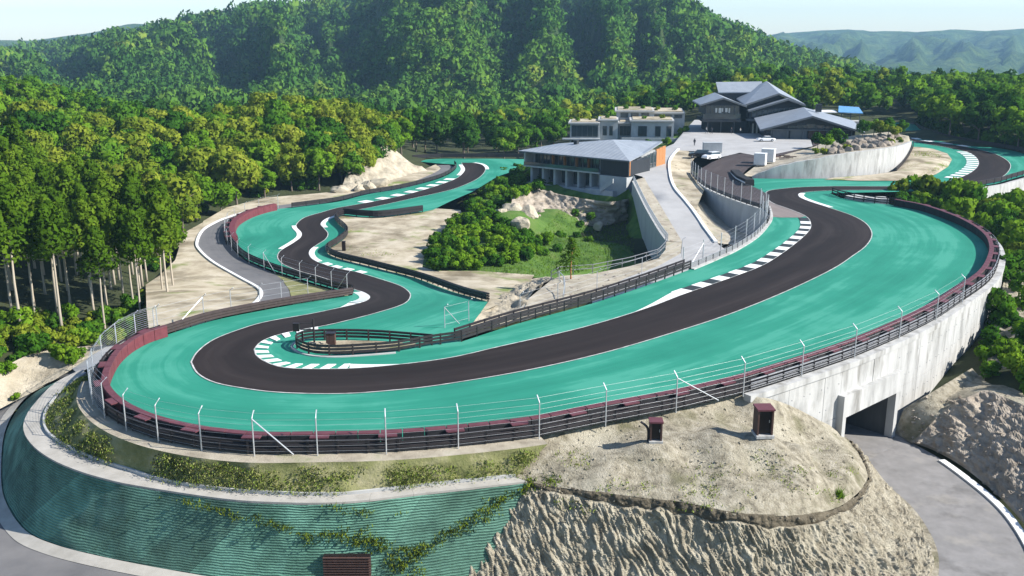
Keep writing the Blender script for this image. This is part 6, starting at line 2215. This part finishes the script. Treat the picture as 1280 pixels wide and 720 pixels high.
# bushes beyond the right-hand bend
for i, p in enumerate(sample_px([(1112, 240), (1140, 238), (1180, 242), (1225, 250), (1290, 258), (1295, 330), (1262, 322), (1256, 300), (1245, 286), (1215, 272), (1175, 258), (1130, 249)], 2.4, 300, 9, lambda x, y: PH(x, y, lambda a, b: -1.0))):
    m_ = random.choice(['leaf_bright', 'leaf_green', 'leaf_bright', 'leaf_bloom'])
    z_ = max(terrain(p[0], p[1]), -3.6)
    shrub(m_, (p[0], p[1], z_), random.uniform(2.0, 3.3), LB[m_] + ' bush on the bank behind the black belt of the sweeping bend', 'bushes beyond the sweeping bend', random.uniform(1.0, 1.4))
for i, (x, y, s_, m_) in enumerate([(1124, 243, 2.0, 'leaf_bloom'), (1158, 244, 2.6, 'leaf_bloom'), (1172, 245, 2.2, 'leaf_bloom'), (1188, 248, 2.4, 'leaf_bright'), (1205, 252, 2.4, 'leaf_bright')]):
    p = P(x, y, -0.8)
    shrub(m_, (p[0], p[1], -1.2), s_, ['round reddish-green bush standing alone left of the bush row', 'large yellow-green bush, second from the left behind the black belt', 'yellow-green bush beside the largest one behind the black belt', 'bright green bush fourth from the left behind the black belt', 'bright green bush fifth from the left behind the black belt'][i], 'bushes beyond the sweeping bend', 1.2)
for i, p in enumerate(sample_px([(1232, 440), (1255, 395), (1290, 385), (1292, 490), (1262, 480), (1238, 478)], 1.8, 120, 11, c_right)):
    m_ = random.choice(['leaf_bright', 'leaf_green'])
    shrub(m_, (p[0], p[1], p[2] - .1), random.uniform(1.0, 1.8), LB[m_] + ' bush above the dark rock bank at the right edge', 'bushes above the dark bank')
setting(loft('right_slope', [cr([P(1256, 345, -2.4), P(1275, 330, -2.2), P(1310, 325, -2.0)], 4), cr([P(1230, 470, -4.6), P(1262, 460, -4.2), P(1330, 470, -3.6)], 4)], M['mound'], 30, 20, 0.3, 0.4, fold=0.3))
# lone pine on the terrace
lp = PH(713.7, 349, hR)
t = thing('pine_tree', 'lone young conifer with a reddish trunk on the gravel terrace', 'tree', lp)
V, Q, tt, nn = cedar_crown(400, 1.25, 1.4, 5.0, 16, 46, 0.16)
link('crown', mesh_np('crown', V, Q, M['leaf_cedar'], tt, nn), t)
link('trunk', trunk_mesh(9, 4.6, 0.12, M['wood'], 4, 0.9), t)
# rockery: boulders and young trees behind the white curved wall
c_sh = caster(['rockery_shelf'])
for i, p in enumerate(sample_px([(1035, 186), (1060, 178), (1085, 172), (1110, 167), (1132, 172), (1130, 179), (1100, 184), (1060, 190), (1035, 194)], 1.6, 200, 12, c_sh)):
    o = link('boulder', rock_m[i % 5])
    o.location = (p[0], p[1], p[2] + .2)
    q = random.uniform(.6, 1.25)
    o.scale = (q * 1.2, q, q * .9)
    o.rotation_euler = (random.uniform(-.4, .4), random.uniform(-.4, .4), random.uniform(0, 6))
    tag(o, 'brown boulder heaped in the rockery behind the white curved wall', 'boulder', 'boulders of the rockery')
for i, (x, y, s_, kn) in enumerate([(1022, 186, .42, 'green'), (1032, 189, .45, 'bright'), (1041, 185, .5, 'green'), (1051, 185, .36, 'dark'), (1078, 172, .45, 'green'), (1092, 170, .5, 'bright'), (1100, 172, .42, 'bloom'), (1110, 170, .45, 'green'), (1118, 174, .34, 'bloom'), (1126, 170, .40, 'green'), (1066, 168, .42, 'dark')]):
    p = c_sh(x, y)
    tree('young_tree', kn, p, s_, ['young tree', 'bright young tree', 'taller young tree', 'small dark young tree', 'young tree', 'bright young tree', 'yellowish young tree', 'young tree', 'small yellowish young tree', 'young tree', 'dark young tree'][i] + [' at the left end of the rockery', ' second from the left in the rockery', ' third from the left, before the garage gable', ' fourth from the left, before the garage roof end', ' left of the tallest one in the rockery', ' tallest in the middle of the rockery', ' just right of the rockery middle', ' right of the rockery middle', ' near the right end of the white wall', ' at the far right end of the rockery', ' close behind the garage corner'][i], 'young trees of the rockery')
for i, (x, y) in enumerate([(1030, 193), (1019, 192), (1058, 188), (1112, 180), (1124, 178)]):
    shrub('leaf_bloom', c_sh(x, y), 1.0, 'low shrub among the rockery boulders behind the curved wall', 'shrubs of the rockery')
# timber heap by the cabinets
c_ = PH(976, 200, hR)
tw = wthing('timber_heap', 'small heap of brown timbers lying beside the white cabinets', 'timber', c_)
for k in range(9):
    a = random.uniform(-.5, .5)
    x0, y0 = c_[0] + random.uniform(-2, 2), c_[1] + random.uniform(-1, 1)
    MB().box((x0, y0, c_[2] + .5 + .18 * (k % 3)), (2.2, .22, .16), a).build('timber', M['timber_dark'], tw)


def tufts(name, pts, mat, hmin, hmax, blades, seed, spread=0.25):
    rng = np.random.default_rng(seed)
    pts = np.array(pts)
    n = len(pts) * blades
    b = np.repeat(pts, blades, axis=0) + np.concatenate([rng.normal(size=(n, 2)) * spread, np.zeros((n, 1))], axis=1)
    h = rng.uniform(hmin, hmax, (n, 1))
    a = rng.uniform(0, 6.28, n)
    u = np.stack([np.cos(a), np.sin(a), np.zeros(n)], axis=1)
    ln = rng.normal(size=(n, 3)) * 0.45
    ln[:, 2] = 1
    w = 0.045
    V = np.stack([b - u * w, b + u * w, b + ln * h], axis=1).reshape(-1, 3)
    Q = np.arange(n * 3).reshape(n, 3)
    tp_ = np.repeat(np.repeat(rng.random(len(pts)), blades) * .5 + rng.random(n) * .5, 3)
    nn = np.repeat(rng.normal(size=(n, 3)) * 0.35 + np.array([0.1, -0.35, 0.9]), 3, axis=0)
    nn /= np.linalg.norm(nn, axis=1, keepdims=True)
    o = link(name, mesh_np(name, V, Q, mat, tp_, nn, 3))
    o['kind'] = 'stuff'
    return o


c_gs = caster(['grass_slope'])
rng = random.Random(21)
pts = []
gs = bpy.data.objects['grass_slope'].data
vs = [v.co for v in gs.vertices]
nu = 200
for _ in range(9000):
    i, j = rng.randrange(1, 13), rng.randrange(0, nu - 1)
    a, b, c = vs[i * nu + j], vs[i * nu + j + 1], vs[(i + 1) * nu + j]
    u_, v_ = rng.random(), rng.random()
    p = a + (b - a) * u_ + (c - a) * v_
    f = i / 14
    if noise.noise((p.x * .5, p.y * .5, 1)) + 0.5 * noise.noise((p.x * 1.9, p.y * 1.9, 4)) - 0.5 * max(0, .35 - f) / .35 > -0.12:
        pts.append((p.x, p.y, p.z - .02))
tufts('grass', pts[::2], M['grass'], .05, .17, 8, 1)
# weeds trailing over the matting and the brow
c_net = caster(['matting_sheet%s' % ('.%03d' % k if k else '') for k in range(16)] + ['earth_face', 'brow_soil', 'earth_mound'])


def line_px(lst, n, jit, rng):
    path = resample([(a, b, 0) for a, b in lst], n=n)
    return [(p[0] + rng.gauss(0, jit), p[1] + rng.gauss(0, jit * .6)) for p in path]


wp = []
for lst, n, j in (([(205, 622), (250, 630), (285, 640), (300, 648)], 60, 2.5), ([(318, 645), (345, 655), (380, 665), (385, 678)], 70, 3), ([(395, 675), (420, 668), (450, 672), (480, 680), (505, 688)], 120, 4),
                  ([(505, 700), (540, 680), (575, 660), (600, 645), (625, 625), (650, 608), (690, 600)], 330, 4.5), ([(440, 665), (470, 690), (500, 710), (520, 716)], 150, 6), ([(410, 630), (440, 640), (500, 642)], 40, 3)):
    for q in line_px(lst, int(n * 1.1), j * 1.5, rng):
        if noise.noise((q[0] * .06, q[1] * .06, 2)) > -0.18:
            wp.append(c_net(*q))
tufts('weeds', wp, M['leaf_bloom'], .06, .26, 8, 2, .2)
wm = []
for q in [(rng.uniform(680, 1070), rng.uniform(560, 640)) for _ in range(900)]:
    if noise.noise((q[0] * .02, q[1] * .05, 4)) > 0.12:
        wm.append(c_net(*q))
tufts('dry_weeds', wm, M['grass'], .06, .2, 5, 3, .2)
p = c_net(1049, 621)
tufts('grass_clump', [(p[0], p[1], p[2])] * 14, M['leaf_bright'], .3, .7, 9, 4, .16)
bpy.data.objects['grass_clump']['kind'] = 'stuff'

# grey ramp climbing away beyond the distant loop, and the shrubs at the foot of that wood
setting(loft('far_ramp', [[PD(1122, 152, 318), PD(1140, 148, 335), PD(1164, 134, 360), PD(1172, 131, 372)], [PD(1142, 155, 305), PD(1154, 150, 325), PD(1178, 135, 355), PD(1184, 131, 368)]], M['service_road'], 14, 3))
fr_ = cr(fup, 6)
for i, p in enumerate(resample(offset(fr_, 3.0), step=2.2)):
    if 0 < (p[0] / p[1]) < 0.56:
        m_ = random.choice(['leaf_dark', 'leaf_green', 'leaf_dark'])
        shrub(m_, (p[0] + random.uniform(-.8, 1.2), p[1] + random.uniform(0, 2.5), p[2] - .4), random.uniform(1.3, 2.6), LB[m_] + ' bush in the row behind the far dark rail of the distant loop', 'bushes behind the distant loop', 1.3)

# trees and shrubs hugging the left of the rock cutting, rough grass of the hollow
for i, (px, d, sc_) in enumerate([(436, 216, .75), (447, 222, .8), (456, 227, .85), (465, 231, .9), (474, 236, .9), (440, 228, .9), (430, 222, .8)]):
    x, y = XD(px, d)
    tree('broadleaf_tree', ['green', 'bloom', 'green', 'dark', 'bloom', 'green', 'bright'][i], (x, y, -5.6), sc_, ['mid-green tree leaning against the left of the rock cutting', 'yellow-blossomed tree low at the left of the rock cutting', 'green tree just left of the pale cutting face', 'dark tree above the left shoulder of the rock cutting', 'yellow-blossomed tree at the top left of the rock cutting', 'green tree behind the low one left of the cutting', 'bright small tree at the left foot of the cutting'][i], 'broadleaf trees of the middle ridge')
lg = sample_px([(600, 338), (640, 300), (668, 300), (700, 262), (786, 258), (792, 315), (735, 338), (690, 345), (640, 345)], 0.35, 5000, 41, c_lawn)
tufts('rough_grass', [(p[0], p[1], p[2] - .03) for p in lg], M['leaf_bright'], .12, .4, 7, 5, .25)
for i, p in enumerate(sample_px([(668, 300), (700, 262), (750, 268), (740, 300), (690, 325)], 3.0, 40, 44, c_lawn)):
    shrub('leaf_green', (p[0], p[1], p[2] - .2), random.uniform(.6, 1.1), 'small shrub dotted over the shaded rough grass of the hollow', 'shrubs of the shaded hollow')
vg = sample_px([(1125, 226), (1145, 190), (1165, 190), (1182, 198), (1175, 212), (1150, 221)], 0.7, 1500, 45, lambda x, y: P(x, y, 0.35))
tufts('dry_grass', [p for p in vg if noise.noise((p[0] * .1, p[1] * .1, 3)) > -0.1], M['grass'], .15, .5, 8, 6, .4)
ys = []
for _ in range(2600):
    q = (rng2 := random).uniform(400, 640), random.uniform(258, 345)
    p = PB(*q)
    if in_poly(p[0], p[1], sandB_) and noise.noise((p[0] * .11, p[1] * .11, 6)) > 0.22:
        ys.append((p[0], p[1], p[2] - .06))
tufts('yard_grass', ys, M['grass'], .06, .2, 7, 7, .3)

# slatted grate in the foot of the matting
gc = c_net(435, 706)
gc = (gc[0], gc[1] - 0.25, gc[2] + .05)
gt = wthing('drain_grate', 'dark slatted grate at the foot of the green matting', 'grate', gc)
MB().box((gc[0], gc[1] + .12, gc[2]), (3.0, .3, 1.5)).build('backing', M['kiosk_black'], gt)
for k in range(8):
    MB().box((gc[0], gc[1] - .1, gc[2] - .62 + k * .18), (3.05, .14, .08)).build('slat', M['timber_dark'], gt)



# planting on and around the villas
for i, (a, d, z, sz_) in enumerate([(2, 3, 4.4, .8), (5, 6, 4.4, .7), (10, 5, 5.1, .8), (20, 3, 5.1, .7), (25, 5, 5.1, .9), (15, 14, 6.9, .9), (20, 16, 6.9, .8), (24, 15, 6.5, .9), (29, 17, 6.5, 1.0), (12, -4, -2.4, 1.4), (16, -4, -2.0, 1.5), (21, -4, -1.5, 1.3), (26, -4, -1.0, 1.4), (9, -5, -3.0, 1.6), (31, 8, .8, 1.6), (32, 14, .8, 1.5)]):
    on = z > 3
    shrub(['leaf_bright', 'leaf_bloom', 'leaf_green'][i % 3], vf(a, d, z), sz_, (['bright green', 'yellow-green', 'mid green'][i % 3]) + (' shrub growing on the flat roofs of the grey villas' if on else ' shrub in the garden strip around the grey villas'), 'shrubs of the villas')

# loose stones and clods
def rubble(name, pts, mat, smin, smax, seed):
    rnd = random.Random(seed)
    bm = bmesh.new()
    bmesh.ops.create_icosphere(bm, subdivisions=1, radius=1.0)
    base = np.array([v.co[:] for v in bm.verts])
    fs = [[v.index for v in f.verts] for f in bm.faces]
    bm.free()
    Vs, Fs = [], []
    for p in pts:
        q = smin + (smax - smin) * rnd.random() ** 3
        V = base * np.array([q * rnd.uniform(.7, 1.4), q * rnd.uniform(.7, 1.4), q * rnd.uniform(.5, .9)]) * (1 + 0.3 * np.random.default_rng(len(Vs)).normal(size=(len(base), 1)))
        a = rnd.uniform(0, 6.28)
        V = V @ np.array([[math.cos(a), -math.sin(a), 0], [math.sin(a), math.cos(a), 0], [0, 0, 1]]).T + np.array(p)
        n = len(Vs) * len(base)
        Vs.append(V)
        Fs += [tuple(n + i for i in f) for f in fs]
    me = bpy.data.meshes.new(name)
    me.from_pydata(np.concatenate(Vs).tolist(), [], Fs)
    me.materials.append(mat)
    o = link(name, me)
    o['kind'] = 'stuff'


rr = random.Random(77)
c_net2 = caster(['earth_mound', 'brow_soil', 'earth_face'], True)
st = []
for _ in range(1500):
    q = (rr.uniform(650, 1085), rr.uniform(505, 655))
    if noise.noise((q[0] * .015, q[1] * .04, 8)) > -0.1:
        st.append(c_net2(*q))
st = [p for p in st if p]
rubble('loose_stones', st, M['mound'], .025, .13, 1)
c_bank = caster(['dark_rock_bank', 'wall_foot_earth', 'bank_top'], True)
st = [c_bank(rr.uniform(1120, 1279), rr.uniform(495, 660)) for _ in range(500)]
rubble('bank_rubble', [p for p in st if p], M['dark_rock'], .04, .22, 2)
c_db = caster(['dirt_strip', 'verge_strip', 'brown_slope', 'terrace'], True)
rubble('verge_rubble', [p for p in (c_db(rr.uniform(690, 885), rr.uniform(195, 380)) for _ in range(900)) if p], M['boulder'], .04, .2, 3)
